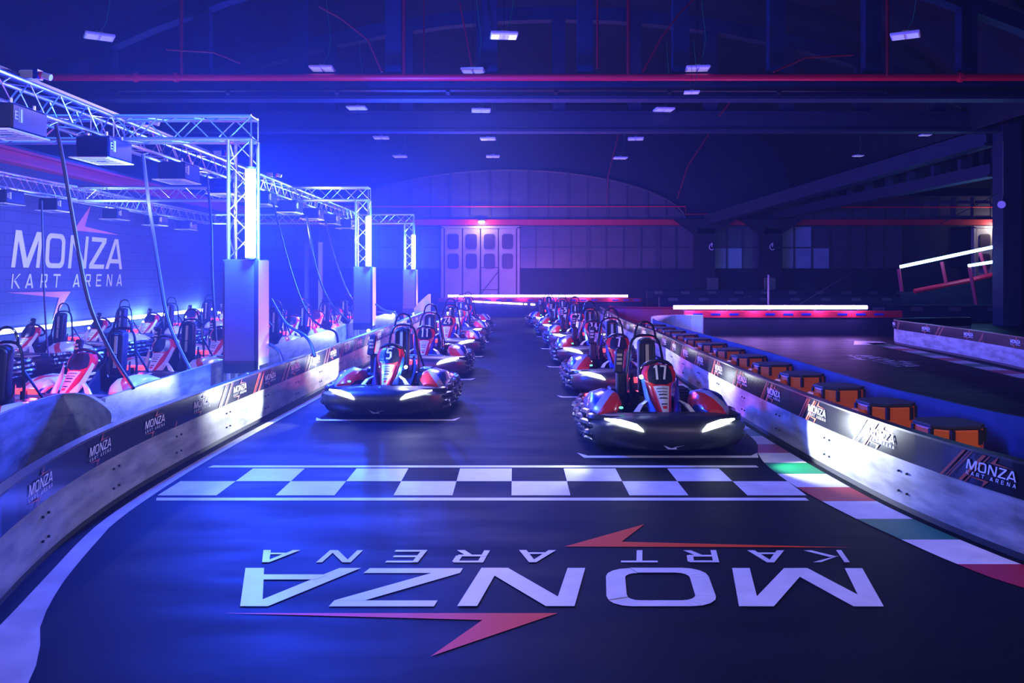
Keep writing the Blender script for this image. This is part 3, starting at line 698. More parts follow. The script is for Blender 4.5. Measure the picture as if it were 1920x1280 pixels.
cable('thick cable hanging before the wall logo down onto the barrier, nearest of all', [W3(105, 236, 9.0), W3(118, 300, 9.0), W3(135, 400, 9.0), W3(165, 560, 8.9), W3(205, 655, 8.7), W3(250, 728, 8.4)])
cable('thin cable hanging over the M and K of the wall logo', [W3(78, 376, 12.5), W3(80, 450, 12.5), W3(83, 550, 12.5), W3(88, 640, 12.5), W3(92, 668, 12.5)], .013)
cable('thick cable hanging midway between wall logo and nearest tower', [W3(268, 290, 10.9), W3(280, 385, 10.9), W3(300, 520, 10.8), W3(318, 610, 10.6), W3(362, 704, 10.2)], .022)
cable('cable hanging just left of the nearest light tower', [W3(388, 330, 12.9), W3(396, 420, 12.9), W3(398, 520, 12.9), W3(405, 640, 12.7)], .018)
cable('cable sagging right of the nearest tower to a looped end', [W3(512, 380, 16.8), W3(540, 490, 16.8), W3(570, 575, 16.6), W3(600, 610, 16.3), W3(628, 622, 16.2), W3(634, 645, 16.0)], .022)
cable('thin cable slanting before the white slim post', [W3(575, 405, 18), W3(592, 500, 18), W3(618, 565, 17.8), W3(655, 603, 17.4)], .02)
cable('cable slanting down to the middle tower shroud', [W3(610, 415, 20.9), W3(630, 490, 20.9), W3(660, 560, 20.8), W3(700, 582, 20.5), W3(735, 588, 20.4)], .022)
cable('thick dark cable arching over the pit barrier right of the nearest tower', [W3(508, 560, 12.0), W3(535, 605, 12.0), W3(570, 628, 11.9), W3(583, 645, 11.8), W3(590, 668, 11.7)], .022)
cable('thick dark cable drooping from nearest shroud onto the trackside barrier', [W3(505, 645, 11.2), W3(520, 655, 11.1), W3(528, 672, 11.1), W3(530, 690, 11.1)], .022)
cable('cable bundle reaching from the middle shroud towards kart 5', [W3(704, 570, 19.0), W3(722, 582, 18.9), W3(740, 586, 18.8), W3(748, 600, 18.6)], .022)
# small white and blue plug sockets with red collars on top of the long truss
for k, (y, lab) in enumerate(((8.9, 'at the upper left corner'), (11.6, 'above the nearest cross truss'), (14.6, 'seen beside the nearest tower'), (17.7, 'beyond the nearest tower'))):
    t = thing('plug_socket', 'white and blue power plug on top of the long truss, %s' % lab, 'plug', (-5.12, y, 3.72), group='power plugs on the long truss')
    g = G(); g.rbox((0, 0, .045), (.16, .10, .09), .01); obj('socket_box', g, M_lampw, t)
    g = G(); g.box((.10, 0, .045), (.05, .105, .1)); obj('blue_collar', g, M_kblue, t)
    g = G(); g.disk((.19, 0, .03), .035, (1, 0, -.3), .10, 12); obj('plug', g, M_lampw, t)
    g = G(); g.disk((.14, 0, .04), .04, (1, 0, -.3), .03, 12); obj('red_ring', g, M_redpipe, t)
# flat black cable tray on the long truss
g = G(); g.box((0, 11, .0), (.16, 22, .05)); tag(obj('cable_tray', g, M_blk, loc=(-5.26, 5.8, 3.745)), 'dark flat cable tray lying along the top of the long truss', 'cable tray')
# LED strip low on the block wall
t = thing('wall_light_strip', 'long blue-white light strip low along the painted block wall', 'light tube', (-11.2, 24, .42))
g = G(); g.tube([(0, -8.5, 0), (0, 7.2, 0)], .045, 8); obj('glowing_tube', g, M_tube, t)
g = G(); g.box((-.05, -.65, 0), (.02, 15.9, .12)); obj('mounting_rail', g, M_alu, t)
for k in range(4): lamp('strip_light', 'POINT', (.2, -7+4.4*k, .05), (.08, .2, 1), 260, t, .08)
g = G(); g.box((-11.1, 20, 4.42), (.34, 30, .06)); g.box((-11.1, 20, 4.16), (.34, 30, .06)); g.box((-11.1, 20, 4.3), (.1, 30, .3)); struct('trim_4', g, M_redsteel)

# ================================================================ PIPES, HANGING LAMPS
def pipe(label, pts, r, m=M_redpipe, collars=(), name='red_pipe'):
    t = thing(name, label, 'pipe', pts[0]); o = Vector(pts[0]); g = G(); g.tube([Vector(p)-o for p in pts], r, 10); obj('pipe_run', g, m, t, True)
    for c in collars: g = G(); g.disk(Vector(c)-o, r*1.35, Vector(pts[1])-Vector(pts[0]), .1, 12); obj('pipe_collar', g, m, t)
    return t
PY = 22.3; pz = CAMH+(CY-145)*PY/F
px_ = lambda x, Y=PY: (x-CX)*Y/F
pipe('thick red sprinkler pipe spanning the whole hall below the roof', [(px_(90), PY, pz), (px_(1960), PY, pz)], .095, collars=[(px_(255), PY, pz), (px_(330), PY, pz), (px_(1800), PY, pz)])
for px, y0, y1, Y, rr, lab in ((340, -40, 142, 22.2, .045, 'left'), (757, -40, 140, 22.2, .045, 'centre left'), (795, -40, 140, 24.5, .025, 'thin centre left'), (1120, -40, 128, 21.8, .03, 'centre'), (1178, -40, 140, 22.2, .045, 'centre right'), (1664, -40, 142, 22.2, .045, 'far right')):
    pipe('vertical red drop pipe at %s meeting the sprinkler pipe' % lab, [W3(px, y0, Y), W3(px, y1, Y)], rr, m=M_redthin, name='drop_pipe')
pipe('thin red pipe along the back gable above the lintel', [W3(620, 387, 45.93), W3(1285, 387, 45.93), W3(1286, 402, 45.93), W3(1345, 401, 45.93)], .035)
pipe('thin red pipe along the back wall right of the columns', [W3(1480, 388, 45.93), W3(1872, 388, 45.93)], .035)
for i, pts in enumerate(([(598, 12), (640, 35), (690, 75), (716, 135)], [(312, 93), (400, 98), (450, 118)], [(862, 5), (885, 125)], [(1300, 0), (1280, 18), (1240, 70), (1205, 135)], [(1370, 190), (1348, 218)], [(1330, 250), (1290, 310), (1270, 372)], [(1178, 200), (1160, 250), (1140, 330), (1138, 380)], [(1450, 135), (1510, 108), (1600, 103)])):
    pipe('thin dark red pipe curving under the vault, %s of the eight from the left' % ('third', 'first', 'fourth', 'sixth', 'seventh', 'second last', 'fifth', 'last')[i], [W3(a, b, (20, 20, 22, 22, 27, 32, 32, 21)[i]) for a, b in pts], .022, m=M_redthin, name='thin_pipe')
pipe('dark service pipe strapped in front of the near beam', [W3(200, 169, 22.4), W3(1960, 169, 22.4)], .05, m=M_bolt, collars=[W3(x, 173, 22.4) for x in (218, 428, 633, 840, 1042, 1255, 1460, 1665)], name='service_pipe')
def make_hall_lamp():
    t = thing('hanging_lamp', '', 'lamp', group='square floodlights hanging from the vault')
    g = G(); g.rbox((0, 0, 0), (.62, .50, .07), .015); obj('housing', g, M_lampw, t)
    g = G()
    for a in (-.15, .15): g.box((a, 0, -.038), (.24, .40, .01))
    obj('lens_panel', g, mat('lens_panel_added_glow', (.7, .7, .8), .3, emit=(.62, .58, 1), es=.35), t)  # faint glow added to the lenses, replaces light bounced from the floor
    g = G(); g.rbox((0, 0, .07), (.16, .12, .07), .01); obj('driver_box', g, M_lampw, t)
    g = G(); g.tube([(0, 0, .1), (0, 0, 2.2)], .008, 5); obj('suspension_wire', g, M_bolt, t)
    g = G(); g.tube([(.02, 0, .1), (.15, .05, .35), (.22, .05, .8), (.12, 0, 1.6), (.08, 0, 2.2)], .010, 5); obj('green_cable', g, mat('green_cable', (.02, .22, .08), .5), t)
    return t
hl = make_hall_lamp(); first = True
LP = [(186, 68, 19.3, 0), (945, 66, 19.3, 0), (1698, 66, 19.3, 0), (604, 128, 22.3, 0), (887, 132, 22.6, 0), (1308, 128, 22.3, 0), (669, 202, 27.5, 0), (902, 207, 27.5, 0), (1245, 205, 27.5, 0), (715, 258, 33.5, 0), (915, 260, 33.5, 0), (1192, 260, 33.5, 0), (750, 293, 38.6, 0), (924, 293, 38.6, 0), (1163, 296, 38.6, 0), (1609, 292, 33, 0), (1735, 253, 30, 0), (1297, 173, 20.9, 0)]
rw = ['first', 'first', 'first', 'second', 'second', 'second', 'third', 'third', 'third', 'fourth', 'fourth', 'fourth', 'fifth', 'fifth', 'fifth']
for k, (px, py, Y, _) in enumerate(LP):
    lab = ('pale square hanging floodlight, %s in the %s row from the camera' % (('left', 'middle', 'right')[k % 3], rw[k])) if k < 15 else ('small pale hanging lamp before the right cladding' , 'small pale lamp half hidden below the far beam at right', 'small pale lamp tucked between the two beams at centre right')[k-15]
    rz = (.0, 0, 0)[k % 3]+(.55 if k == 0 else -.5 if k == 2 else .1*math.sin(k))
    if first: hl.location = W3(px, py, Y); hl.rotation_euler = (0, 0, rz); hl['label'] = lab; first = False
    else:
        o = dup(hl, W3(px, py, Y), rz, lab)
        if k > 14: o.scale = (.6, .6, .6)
t = [o for o in bpy.data.objects if o.get('label') == 'pale square hanging floodlight, middle in the first row from the camera'][0]
for a in (-.2, .2):
    for b in (-.1, .02, .14): g = G(); g.box((a, b, -.046), (.16, .07, .008)); obj('lit_led_row', g, mat('lit_led', (1, 1, 1), .3, emit=(.8, .85, 1), es=3), t)
# warm lamp above the folding door and hooded lamp at the right column
t = thing('door_lamp', 'warm white lamp glowing above the pale folding door', 'lamp', W3(903, 414, 45.6))
g = G(); g.rbox((0, .1, 0), (.3, .2, .16), .03); obj('lamp_body', g, M_blk, t); g = G(); g.rbox((0, -.02, -.06), (.34, .16, .1), .03); obj('lamp_lens', g, M_warm, t)
lamp('door_lamp_light', 'POINT', (0, -.35, -.2), (1, .70, .42), 80, t, .08)
t = thing('second_door_lamp', 'dim orange lamp above the half hidden door at far right', 'lamp', W3(1868, 415, 45.7))
g = G(); g.rbox((0, .1, 0), (.3, .2, .16), .03); obj('lamp_body', g, M_blk, t); g = G(); g.rbox((0, -.02, -.07), (.3, .14, .08), .03); obj('lamp_lens', g, mat('orange_lens', (1, .5, .2), .3, emit=(1, .45, .15), es=3), t)
lamp('door_lamp_light', 'POINT', (0, -.4, -.25), (.9, .8, .7), 90, t, .08)
t = thing('column_speaker', 'small round spotlight on a bent conduit by the right column', 'lamp', W3(1878, 383, 27.2))
g = G(); g.disk((0, 0, 0), .12, (-.6, -1, -.2), .16, 14); obj('lamp_head', g, M_lampw, t); g = G(); g.tube([(0, 0, .1), (.05, 0, .3), (.05, 0, 2.0), (-.15, 0, 2.02)], .02, 6); obj('conduit', g, M_vinyl, t)
# raised ramp at the right with light tubes on red posts
t = thing('ramp_railing', 'raised ramp railing with red posts and azure light tubes at far right', 'railing', (16.3, 32, 0))
def R3(px, py, Y=32): a = W3(px, py, Y); return (a[0]-16.3, a[1]-32, a[2])
g = G(); g.tube([R3(1688, 500), R3(1880, 459)], .06, 10); obj('upper_light_tube', g, M_tubec, t)
g = G(); g.tube([R3(1816, 498, 31), R3(1880, 488, 31)], .055, 10); obj('lower_light_tube', g, M_tubec, t)
for a, b, Y in (((1685, 504), (1691, 546), 32), ((1766, 491), (1774, 530), 32), ((1838, 474), (1850, 512), 32), ((1818, 502), (1831, 573), 31)):
    g = G(); g.tube([R3(*a, Y), R3(*b, Y)], .07, 4); obj('post', g, M_redsteel, t)
g = G(); g.tube([R3(1714, 546), R3(1820, 525), R3(1890, 508)], .09, 8); obj('red_rail', g, M_redpipe, t)
g = G(); g.prism([R3(1690, 550, 32.3), R3(1890, 515, 32.3), R3(1890, 585, 32.3), R3(1690, 570, 32.3)], (0, .1, 0)); obj('ramp_side', g, M_wallb, t)
lamp('ramp_light', 'POINT', (-.9, -.4, 2.3), (.1, .4, 1), 60, t, .08); lamp('ramp_light', 'POINT', (1.0, -.6, 2.6), (.1, .4, 1), 60, t, .08)
tag(cable('thin wire slanting down from the right column to the violet tube', [W3(1872, 362, 27.5), W3(1650, 480, 27), W3(1495, 573, 25)], .012, name='slanting_wire'), 'thin wire slanting down from the right column to the violet tube', 'wire'); 
# traffic signal post by the violet tube
g = G(); g.tube([W3(1441, 617.4, 26), W3(1441, 515, 26)], .03, 6); tag(obj('signal_post', g, M_vinyl), 'thin pale upright post behind the violet tube', 'post')

# ================================================================ KARTS
OUT = [(0, -1.0), (.22, -.99), (.42, -.94), (.58, -.84), (.68, -.68), (.72, -.45), (.735, -.15), (.735, .2), (.73, .55), (.69, .8), (.58, .93), (.35, .97), (0, .98)]
FULL = OUT + [(-x, y) for x, y in OUT[-2:0:-1]]
def outline(s, z, dy=0): return [(x*s, y*s+dy, z) for x, y in FULL]
KM = {}
def km(name, build, m, smooth=False):
    if name not in KM:
        g = G(); build(g); KM[name] = g.mesh(name.split(':')[0], m, smooth)
    return KM[name]
def b_ribs(g):
    for z, s in ((.095, .99), (.165, 1.035), (.235, 1.035), (.305, .985)):
        P = outline(s, z); path = []
        for i in range(len(P)):
            a, b = Vector(P[i]), Vector(P[(i+1) % len(P)]); path += [a+(b-a)*q/4 for q in range(4)]
        path = [Vector((p.x*(1-.09*min(1, max(0, (-p.y-.72)/.15))), p.y*(1-.09*min(1, max(0, (-p.y-.72)/.15))), p.z)) for p in path]
        # wavy bulges along the flanks
        path = [p*1.0+Vector((math.copysign(.022, p.x)*math.sin(p.y*18+z*40) if -.75 < p.y < .7 and abs(p.x) > .3 else 0, 0, 0)) for p in path]
        g.tube(path, .038, 8, closed=True)
def b_front(g):
    idx = [i for i, (x, y) in enumerate(FULL) if y < -.5]; idx = sorted(idx, key=lambda i: math.atan2(FULL[i][0], -FULL[i][1]-.0))
    base = [FULL[i] for i in idx]; pts = []
    for a, b in zip(base, base[1:]): pts += [a, ((a[0]+b[0])/2*1.01, (a[1]+b[1])/2*1.01)]
    pts.append(base[-1]); rings = []
    for z, s, dy in ((.055, .94, 0), (.08, 1.0, 0), (.13, 1.045, 0), (.20, 1.065, 0), (.27, 1.055, 0), (.32, 1.02, 0), (.350, .95, 0), (.362, .86, 0), (.365, .70, 0)):
        rings.append([(x*s, y*s+dy, z-.035*(abs(x)/.7)**2*(1 if z > .3 else 0)) for x, y in pts])
    g.loft(rings, closed=False)
def b_deck(g):
    g.prism([(-.50, -.66, .335), (-.3, -.72, .345), (0, -.74, .35), (.3, -.72, .345), (.50, -.66, .335), (.55, -.35, .30), (.3, -.25, .25), (-.3, -.25, .25), (-.55, -.35, .30)], (0, 0, -.06))
def b_scoop(g):
    g.prism([(-.28, -1.062, .13), (.28, -1.062, .13), (.22, -1.04, .085), (-.22, -1.04, .085)], (0, .05, 0))
def b_emblem(g):
    g.prism([(-.09, -1.08, .125), (-.02, -1.08, .10), (.10, -1.08, .125), (.02, -1.08, .112), (.03, -1.08, .09), (-.05, -1.08, .09)], (0, .012, 0))
def b_head(s):
    def f(g):   # slanted wedge: thin tip high outside, thick end low inside
        ro = [(.60*s, -.885, .335), (.60*s, -.885, .325), (.60*s, -.86, .32), (.60*s, -.86, .335)]
        rm = [(.46*s, -.995, .335), (.46*s, -.995, .285), (.46*s, -.93, .28), (.46*s, -.93, .335)]
        ri = [(.32*s, -1.055, .305), (.30*s, -1.058, .250), (.30*s, -.99, .25), (.32*s, -.99, .305)]
        re = [(.27*s, -1.062, .262), (.265*s, -1.062, .242), (.265*s, -1.0, .24), (.27*s, -1.0, .262)]
        g.loft([ro, rm, ri, re], cap=True)
    return f
def b_pod(s):
    def f(g):
        rings = []
        for y, x0, x1, z0, z1 in ((-.52, .44, .60, .28, .36), (-.42, .38, .67, .16, .44), (-.25, .36, .70, .12, .50), (.0, .37, .71, .12, .50), (.25, .38, .71, .12, .46), (.45, .42, .70, .14, .40), (.55, .48, .66, .2, .34)):
            w_ = x1-x0; h_ = z1-z0
            rings.append([(s*(x0+w_*a), y, z0+h_*b) for a, b in ((.0, .1), (.08, 0), (.92, 0), (1, .12), (1, .62), (.80, .90), (.45, 1), (.12, .92), (0, .7))])
        g.loft(rings, cap=True)
    return f
def b_podvent(s):
    def f(g): g.prism([(s*.40, -.47, .44), (s*.52, -.45, .46), (s*.50, -.44, .40), (s*.44, -.46, .36)], (0, -.02, 0))
    return f
FR = [(-.30, .775, .115), (-.318, .768, .142), (-.35, .715, .168), (-.40, .64, .160), (-.455, .58, .112), (-.52, .52, .10), (-.62, .42, .078), (-.70, .345, .055), (-.75, .29, .03)]
def fr(u, s, off=0):      # point on the fairing: s = row parameter, u in -1..1
    i = min(int(s), len(FR)-2); t = s-i; a, b = FR[i], FR[i+1]
    y, z, w_ = (a[k]+(b[k]-a[k])*t for k in range(3)); bend = .05*u*u+(.03 if abs(u) > .99 else 0)
    return (w_*u, y+bend-off*.75, z-.02*u*u+off*.6)
def b_fair(g):
    us = (-1, -.7, -.35, 0, .35, .7, 1); rows = [k*.5 for k in range(17)]
    top = [[fr(u, s) for u in us] for s in rows]
    n = len(us)
    rings = [r + [(x, y+.035, z-.02) for x, y, z in r[::-1]] for r in top]
    g.loft(rings, cap=True)
def strip(g, s0, s1, w0, w1, off, n=4):
    us = (-1, -.5, 0, .5, 1); rings = []
    for k in range(n+1):
        t = k/n; s = s0+(s1-s0)*t; w_ = w0+(w1-w0)*t; rings.append([fr(u*w_, s, off) for u in us])
    g.loft(rings, closed=False)
def b_plate(g): strip(g, .9, 3.3, .62, .80, .004, 5); strip(g, 3.3, 3.8, .8, .45, .004, 2)
def b_sticker(g): strip(g, 4.0, 7.2, .70, .45, .005, 6)
def b_stext(g):
    for s, w_ in ((4.35, .5), (4.8, .48), (5.1, .42), (5.4, .42), (5.9, .36)): strip(g, s, s+.1, w_, w_, .007, 1)
def b_stextr(g): strip(g, 6.15, 6.45, .3, .28, .007, 1)
def b_blade(s):
    def f(g):
        g.loft([[(s*.165, -.36, .67), (s*.185, -.34, .64), (s*.15, -.38, .58)], [(s*.15, -.45, .57), (s*.175, -.42, .54), (s*.12, -.46, .49)], [(s*.135, -.56, .47), (s*.165, -.53, .43), (s*.10, -.56, .40)], [(s*.10, -.70, .38), (s*.15, -.68, .33), (s*.06, -.70, .31)]], cap=True)
    return f
def b_leg(s):
    def f(g): g.loft([[(s*.12, -.52, .46), (s*.15, -.50, .46), (s*.15, -.47, .46), (s*.12, -.49, .46)], [(s*.20, -.60, .42), (s*.24, -.58, .42), (s*.24, -.54, .40), (s*.2, -.56, .40)], [(s*.26, -.66, .33), (s*.31, -.64, .33), (s*.31, -.60, .33), (s*.26, -.62, .33)]], cap=True)
    return f
def b_wheelst(g):
    c = Vector((0, -.16, .70)); ax = Vector((0, .75, .66)).normalized(); a = Vector((1, 0, 0)); b = ax.cross(a)
    g.tube([c+a*.155*math.cos(q*PI/10)+b*.14*math.sin(q*PI/10) for q in range(20)], .018, 8, closed=True)
    for q in (0, PI*.66*1, PI, ): g.tube([c, c+a*.15*math.cos(q)+b*.135*math.sin(q)], .014, 6)
    g.tube([c, c+Vector((0, -.34, -.36))], .018, 6)
def b_seat(g):
    rings = []
    for y, w_, zb, zt in ((-.12, .17, .15, .22), (.1, .20, .13, .30), (.30, .21, .14, .42), (.42, .20, .20, .52), (.48, .17, .34, .60)):
        rings.append([(-w_, y, zt), (-w_*.95, y, zb+.04), (-w_*.6, y, zb), (w_*.6, y, zb), (w_*.95, y, zb+.04), (w_, y, zt), (w_*.86, y-.0, zt-.01), (w_*.75, y, zb+.07), (w_*.4, y, zb+.04), (-w_*.4, y, zb+.04), (-w_*.75, y, zb+.07), (-w_*.86, y, zt-.01)])
    g.loft(rings, cap=True)
def pill(w_, z0, z1, y0, y1, lean=.10, n=6):
    r = w_; pts = []
    for q in range(n*2+1): a = PI*q/(n*2); pts.append((r*math.cos(a), z1-r*.6+r*.6*math.sin(a)))
    for q in range(n*2+1): a = PI+PI*q/(n*2); pts.append((r*math.cos(a), z0+r*.6+r*.6*math.sin(a)))
    return [[(x*k, y+lean*(z-z0), z if 1 else 0) for x, z in pts] for y, k in ((y0, .86), (y0-.012+.012, 1.0), (y1, 1.0))]
def b_back(g): 
    r = pill(.092, .36, .975, .44, .52); r[0] = [(x, y-.018, z) for x, y, z in r[0]]; g.loft(r, cap=True)
def b_backrim(g):
    P = pill(.078, .41, .945, .418, .42)[1]; g.tube([Vector(p) for p in P], .014, 6, closed=True)
def b_slot(g):
    g.box((0, .445, .80), (.035, .02, .22), Matrix.Rotation(-.10, 3, 'X'))
    g.box((.0, .42, .60), (.035, .012, .16), Matrix.Rotation(-.10, 3, 'X'))
def b_clip(g): g.rbox((0, .462, .925), (.06, .012, .018), .004); g.rbox((0, .455, .895), (.05, .01, .01), .003)
def arc(c, rx, rz, y, a0=0, a1=180, n=10): return [(c[0]+rx*math.cos(math.radians(a0+(a1-a0)*k/n)), y, c[1]+rz*math.sin(math.radians(a0+(a1-a0)*k/n))) for k in range(n+1)]
def b_frame(g):
    q = [(.225, .50, .32), (.215, .54, .55), (.165, .585, .88), (.14, .595, .945), (.10, .60, .985), (.04, .60, .998)]
    g.tube(q+[(-x, y, z) for x, y, z in q[::-1]], .0155, 8)
    for s in (-1, 1): g.tube([(s*.19, .57, .72), (s*.25, .80, .40), (s*.28, .86, .25)], .013, 6)
def b_hoop(g): g.tube([(.118, .60, .965), (.105, .60, 1.05)]+arc((0, 1.055), .098, .09, .60)+[(-.105, .60, 1.05), (-.118, .60, .965)], .013, 8)
def b_cbox(g): g.rbox((-.335, .20, .76), (.09, .05, .26), .012, Matrix.Rotation(-.2, 3, 'X')@Matrix.Rotation(.12, 3, 'Y')); g.rbox((-.31, .24, .50), (.10, .10, .30), .015)
def b_cboxl(g):
    for k in range(4): g.box((-.335, .168-.01*k+.01, .69+.045*k), (.055, .006, .025), Matrix.Rotation(-.2, 3, 'X'))
def b_batt(s):
    def f(g): g.rbox((s*.34, .38, .28), (.2, .42, .26), .03); g.rbox((s*.34, .40, .43), (.16, .3, .05), .015)
    return f
def b_tyre(x, y, r, w_):
    def f(g): g.loft([[(x+dx, y+rr*math.cos(q*PI/10), r+rr*math.sin(q*PI/10)) for q in range(20)] for dx, rr in ((-w_/2, r*.55), (-w_/2, r*.9), (-w_*.38, r), (w_*.38, r), (w_/2, r*.9), (w_/2, r*.55))], cap=True)
    return f
def b_pan(g): g.rbox((0, -.02, .05), (.70, 1.7, .03), .01); g.tube([(-.36, .8, .12), (-.36, -.6, .12)], .018, 6); g.tube([(.36, .8, .12), (.36, -.6, .12)], .018, 6); g.tube([(-.5, .62, .14), (.5, .62, .14)], .02, 8)
def b_bar(g):
    for s in (-1, 1): g.tube([(s*.10, -.80, .375), (s*.34, -.80, .375)], .008, 6)
def b_tail(g): g.rbox((0, .90, .47), (.26, .04, .06), .01)
def b_tailm(g): g.box((0, .86, .38), (.05, .05, .2)); g.rbox((0, .80, .30), (.5, .14, .1), .02)
def b_green(g): g.rbox((-.42, -.66, .40), (.035, .02, .018), .004)
def b_lampd(g): g.disk((.0, 0, 0), .018, (0, 1, .2), .02, 10)
DIG = {'1': ['.#', '##', '.#', '.#', '.#'], '7': ['###', '..#', '.#.', '.#.', '.#.'], '5': ['###', '#..', '##.', '..#', '##.'], '2': ['###', '..#', '###', '#..', '###'], '4': ['#.#', '#.#', '###', '..#', '..#']}
SEG = {'1': [((.55, 0), (.55, 1)), ((.55, 1), (.3, .8))], '7': [((.05, .93), (.9, .93)), ((.85, .95), (.4, 0))], '5': [((.9, .93), (.2, .93)), ((.18, .95), (.14, .52)), ((.14, .52), (.75, .55)), ((.75, .55), (.82, .2)), ((.82, .2), (.6, .06)), ((.65, .06), (.08, .08))],
       '2': [((.1, .85), (.4, .95)), ((.4, .95), (.85, .8)), ((.85, .8), (.12, .07)), ((.12, .07), (.9, .07))], '4': [((.65, 0), (.65, 1)), ((.65, 1), (.08, .3)), ((.08, .3), (.95, .3))],
       '3': [((.1, .93), (.85, .93)), ((.85, .93), (.45, .55)), ((.45, .55), (.85, .35)), ((.85, .35), (.75, .07)), ((.75, .07), (.1, .07))], '9': [((.85, .5), (.2, .5)), ((.2, .5), (.15, .93)), ((.15, .93), (.85, .93)), ((.85, .93), (.8, .0))],
       '8': [((.2, .07), (.8, .07)), ((.2, .93), (.8, .93)), ((.2, .5), (.8, .5)), ((.15, 0), (.15, 1)), ((.85, 0), (.85, 1))]}
def digits(num):
    g = G(); n = len(num); dw = .44
    for i, ch_ in enumerate(num):
        c0 = (i-(n-1)/2)*dw*1.15-dw/2
        for (a, b), (c, d) in SEG[ch_]:
            P = Vector((c0+dw*a, b)); Q = Vector((c0+dw*c, d)); t = (Q-P).normalized(); nn = Vector((-t.y, t.x))*.07; 
            pl = [P+nn-t*.02, Q+nn+t*.02, Q-nn+t*.02, P-nn-t*.02]
            nn2 = nn*1.0
            g.poly([fr(p.x*1.0, 3.1-2.0*max(-.02, min(1.02, p.y)), .010) for p in pl])
    me = bpy.data.meshes.new('race_number'); me.from_pydata(g.v, [], g.f); me.materials.append(M_print); return me
def kart(label, X, Y, rz=0, num=None, pit=False, lights=2, group=None, dash=None, headE=70, green=True, tailE=60, board=M_blk):
    t = thing('go_kart', label, 'go kart', (X, Y, 0), rz, group)
    def P(nm, key, build, m, smooth=False, par=None): return put(nm, km(key, build, m, smooth), par or t)
    P('floor_pan', 'floor_pan', b_pan, M_blk)
    P('bumper_ribs', 'bumper_ribs', b_ribs, M_tubeb, True)
    fs = P('front_bumper', 'front_bumper', b_front, M_shell, True)
    P('air_scoop', 'air_scoop', b_scoop, M_dark, par=fs); P('emblem', 'emblem', b_emblem, M_alu, par=fs)
    P('nose_deck', 'nose_deck', b_deck, M_blk)
    for s in (-1, 1):
        P('side_pod', 'side_pod:%d%d' % (s, pit), b_pod(s), M_liverp if pit else M_livery, True)
        if lights: hd = P('headlight', 'headlight:%d' % s, b_head(s), M_head)
        else: hd = P('headlight', 'headlight_off:%d' % s, b_head(s), mat('unlit_lens', (.6, .62, .66), .15))
        P('battery_box', 'battery_box:%d' % s, b_batt(s), M_blk)
        P('fairing_blade', 'fairing_blade:%d%d' % (s, pit), b_blade(s), M_kwhite if pit else M_kblue)
        P('fairing_leg', 'fairing_leg:%d' % s, b_leg(s), M_kwhite)
        P('tyre', 'tyre:f%d' % s, b_tyre(s*.50, -.52, .125, .13), M_dark, True); P('tyre', 'tyre:r%d' % s, b_tyre(s*.50, .62, .135, .18), M_dark, True)
        if lights == 2 or (lights == 1 and s*X < 0):
            lamp('headlight_beam', 'SPOT', (s*.43, -1.10, .31), COLD, headE*(1.5 if s*X > 0 else .35), t, .025, aim=(s*1.0, -.62, .0), spot=1.25, blend=.45)
    f = P('front_fairing', 'front_fairing', b_fair, M_kred, True)
    P('number_plate', 'number_plate', b_plate, M_blk, par=f); st = P('sticker_strip', 'sticker_strip', b_sticker, M_kwhite, par=f)
    P('sticker_print', 'sticker_print', b_stext, M_bolt, par=f); P('red_sticker_print', 'sticker_printr', b_stextr, M_kred, par=f)
    if num: put('race_number', KM.setdefault('n'+num, digits(num)) if 'n'+num not in KM else KM['n'+num], f)
    P('steering_wheel', 'steering_wheel', b_wheelst, M_blk, True)
    P('seat', 'seat', b_seat, M_seat, True)
    bk = P('backrest', 'backrest', b_back, M_seat, True); P('backrest_rim', 'backrest_rim', b_backrim, M_shell, True, bk)
    P('belt', 'belt', b_slot, M_ivory, par=bk); P('belt_clip', 'belt_clip', b_clip, M_chrome, par=bk)
    P('roll_frame', 'roll_frame', b_frame, M_tubeb, True); P('roll_hoop', 'roll_hoop', b_hoop, M_tubeb, True)
    cb = P('control_box', 'control_box', b_cbox, M_seat); P('control_label', 'control_label', b_cboxl, M_ivory, par=cb)
    P('front_bar', 'front_bar', b_bar, M_chrome); P('rear_mount', 'rear_mount', b_tailm, M_blk)
    P('tail_light', 'tail_light', b_tail, M_tail)
    if green: P('indicator', 'indicator', b_green, M_greenled)
    if tailE: lamp('tail_glow', 'POINT', (0, 1.02, .50), (1, .03, .06), tailE, t, .04)
    if dash:
        o = P('dash_lamp', 'dash_lamp', b_lampd, M_flood); o.location = dash[:3]
        if dash[3]: lamp('dash_light', 'POINT', (dash[0], dash[1]-.06, dash[2]), (.7, .8, 1), dash[3], t, .02)
    return t
RX = 1.45; ra = [8.68+3.8*k for k in range(6)]
gg_ = 'karts lined up on the starting grid'
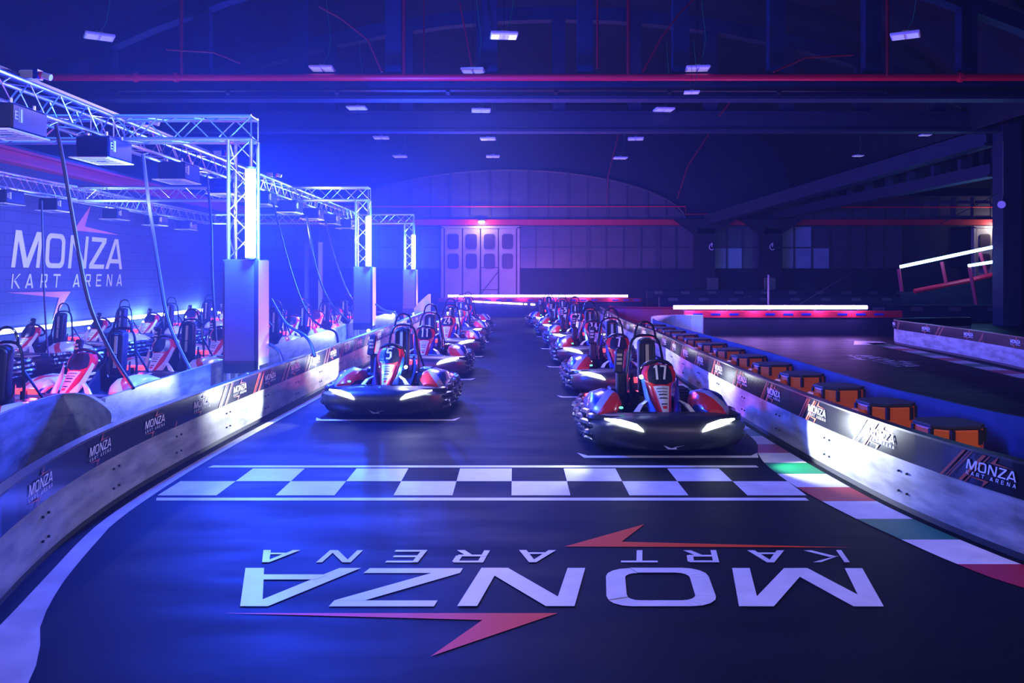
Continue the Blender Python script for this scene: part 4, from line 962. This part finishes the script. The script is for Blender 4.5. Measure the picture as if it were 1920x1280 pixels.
kart('red and blue go-kart number 17 with lit headlights, front of the right grid row', RX-.02, ra[0], 0, '17', group=gg_, dash=(-.19, -.40, .66, 0), headE=230)
kart('go-kart number 7 directly behind kart 17', RX+.04, ra[1], 0, '7', group=gg_, headE=110)
kart('third go-kart from the front in the right grid row', RX+.04, ra[2], 0, '14', group=gg_, headE=45)
kart('fourth go-kart from the front in the right grid row', RX+.02, ra[3], 0, '12', group=gg_, headE=40)
kart('fifth go-kart from the front in the right grid row', RX-.08, ra[4], 0, '15', group=gg_, lights=2, headE=35)
kart('last visible go-kart of the right grid row, its headlight glaring', RX-.26, ra[5], .1, None, group=gg_, headE=45, dash=(-.42, -1.13, .36, 30))
LX = -1.48; la = [10.66+3.8*k for k in range(5)]
kart('red and black go-kart number 5 with glaring headlights, front of the left grid row', LX-.03, la[0], -.05, '5', group=gg_, dash=(.22, -.45, .55, 12), headE=200)
kart('go-kart with race number 11, second in the left grid row', LX-.02, la[1], 0, '11', group=gg_, headE=140)
kart('go-kart number 24 third in the left grid row', LX+.05, la[2], 0, '24', group=gg_, headE=45, dash=(0, -.2, .86, 6))
kart('fourth go-kart from the front in the left grid row', LX+.05, la[3], 0, '4', group=gg_, headE=40)
kart('fifth go-kart from the front in the left grid row', LX+.02, la[4], 0, '9', group=gg_, headE=35)
# pit queue beside the towers
gp_ = 'red and white karts parked in the pit'
for k in range(9):
    y = 7.75+2.2*k
    if k == 0: lab = 'parked go-kart cut by the left edge, tall black backrest towards the camera'
    else: lab = 'white and red parked go-kart in the queue beside the pit barrier, %s from the camera' % ordn[k]
    kart(lab, (-4.95 if k else -5.05)+.02*k, y, -.06, None, pit=True, lights=0, group=gp_, green=False, tailE=(45, 3, 3, 3, 3, 110, 3, 3, 110)[k])
for k in range(6):
    kart('white and red parked go-kart in the row by the block wall, %s from the camera' % ordn[k], -8.45+.06*k, 12.7+2.3*k, -.12, None, pit=True, lights=0, group=gp_, green=False, tailE=2 if k < 5 else 0, dash=(.0, -.62, .62, 0))
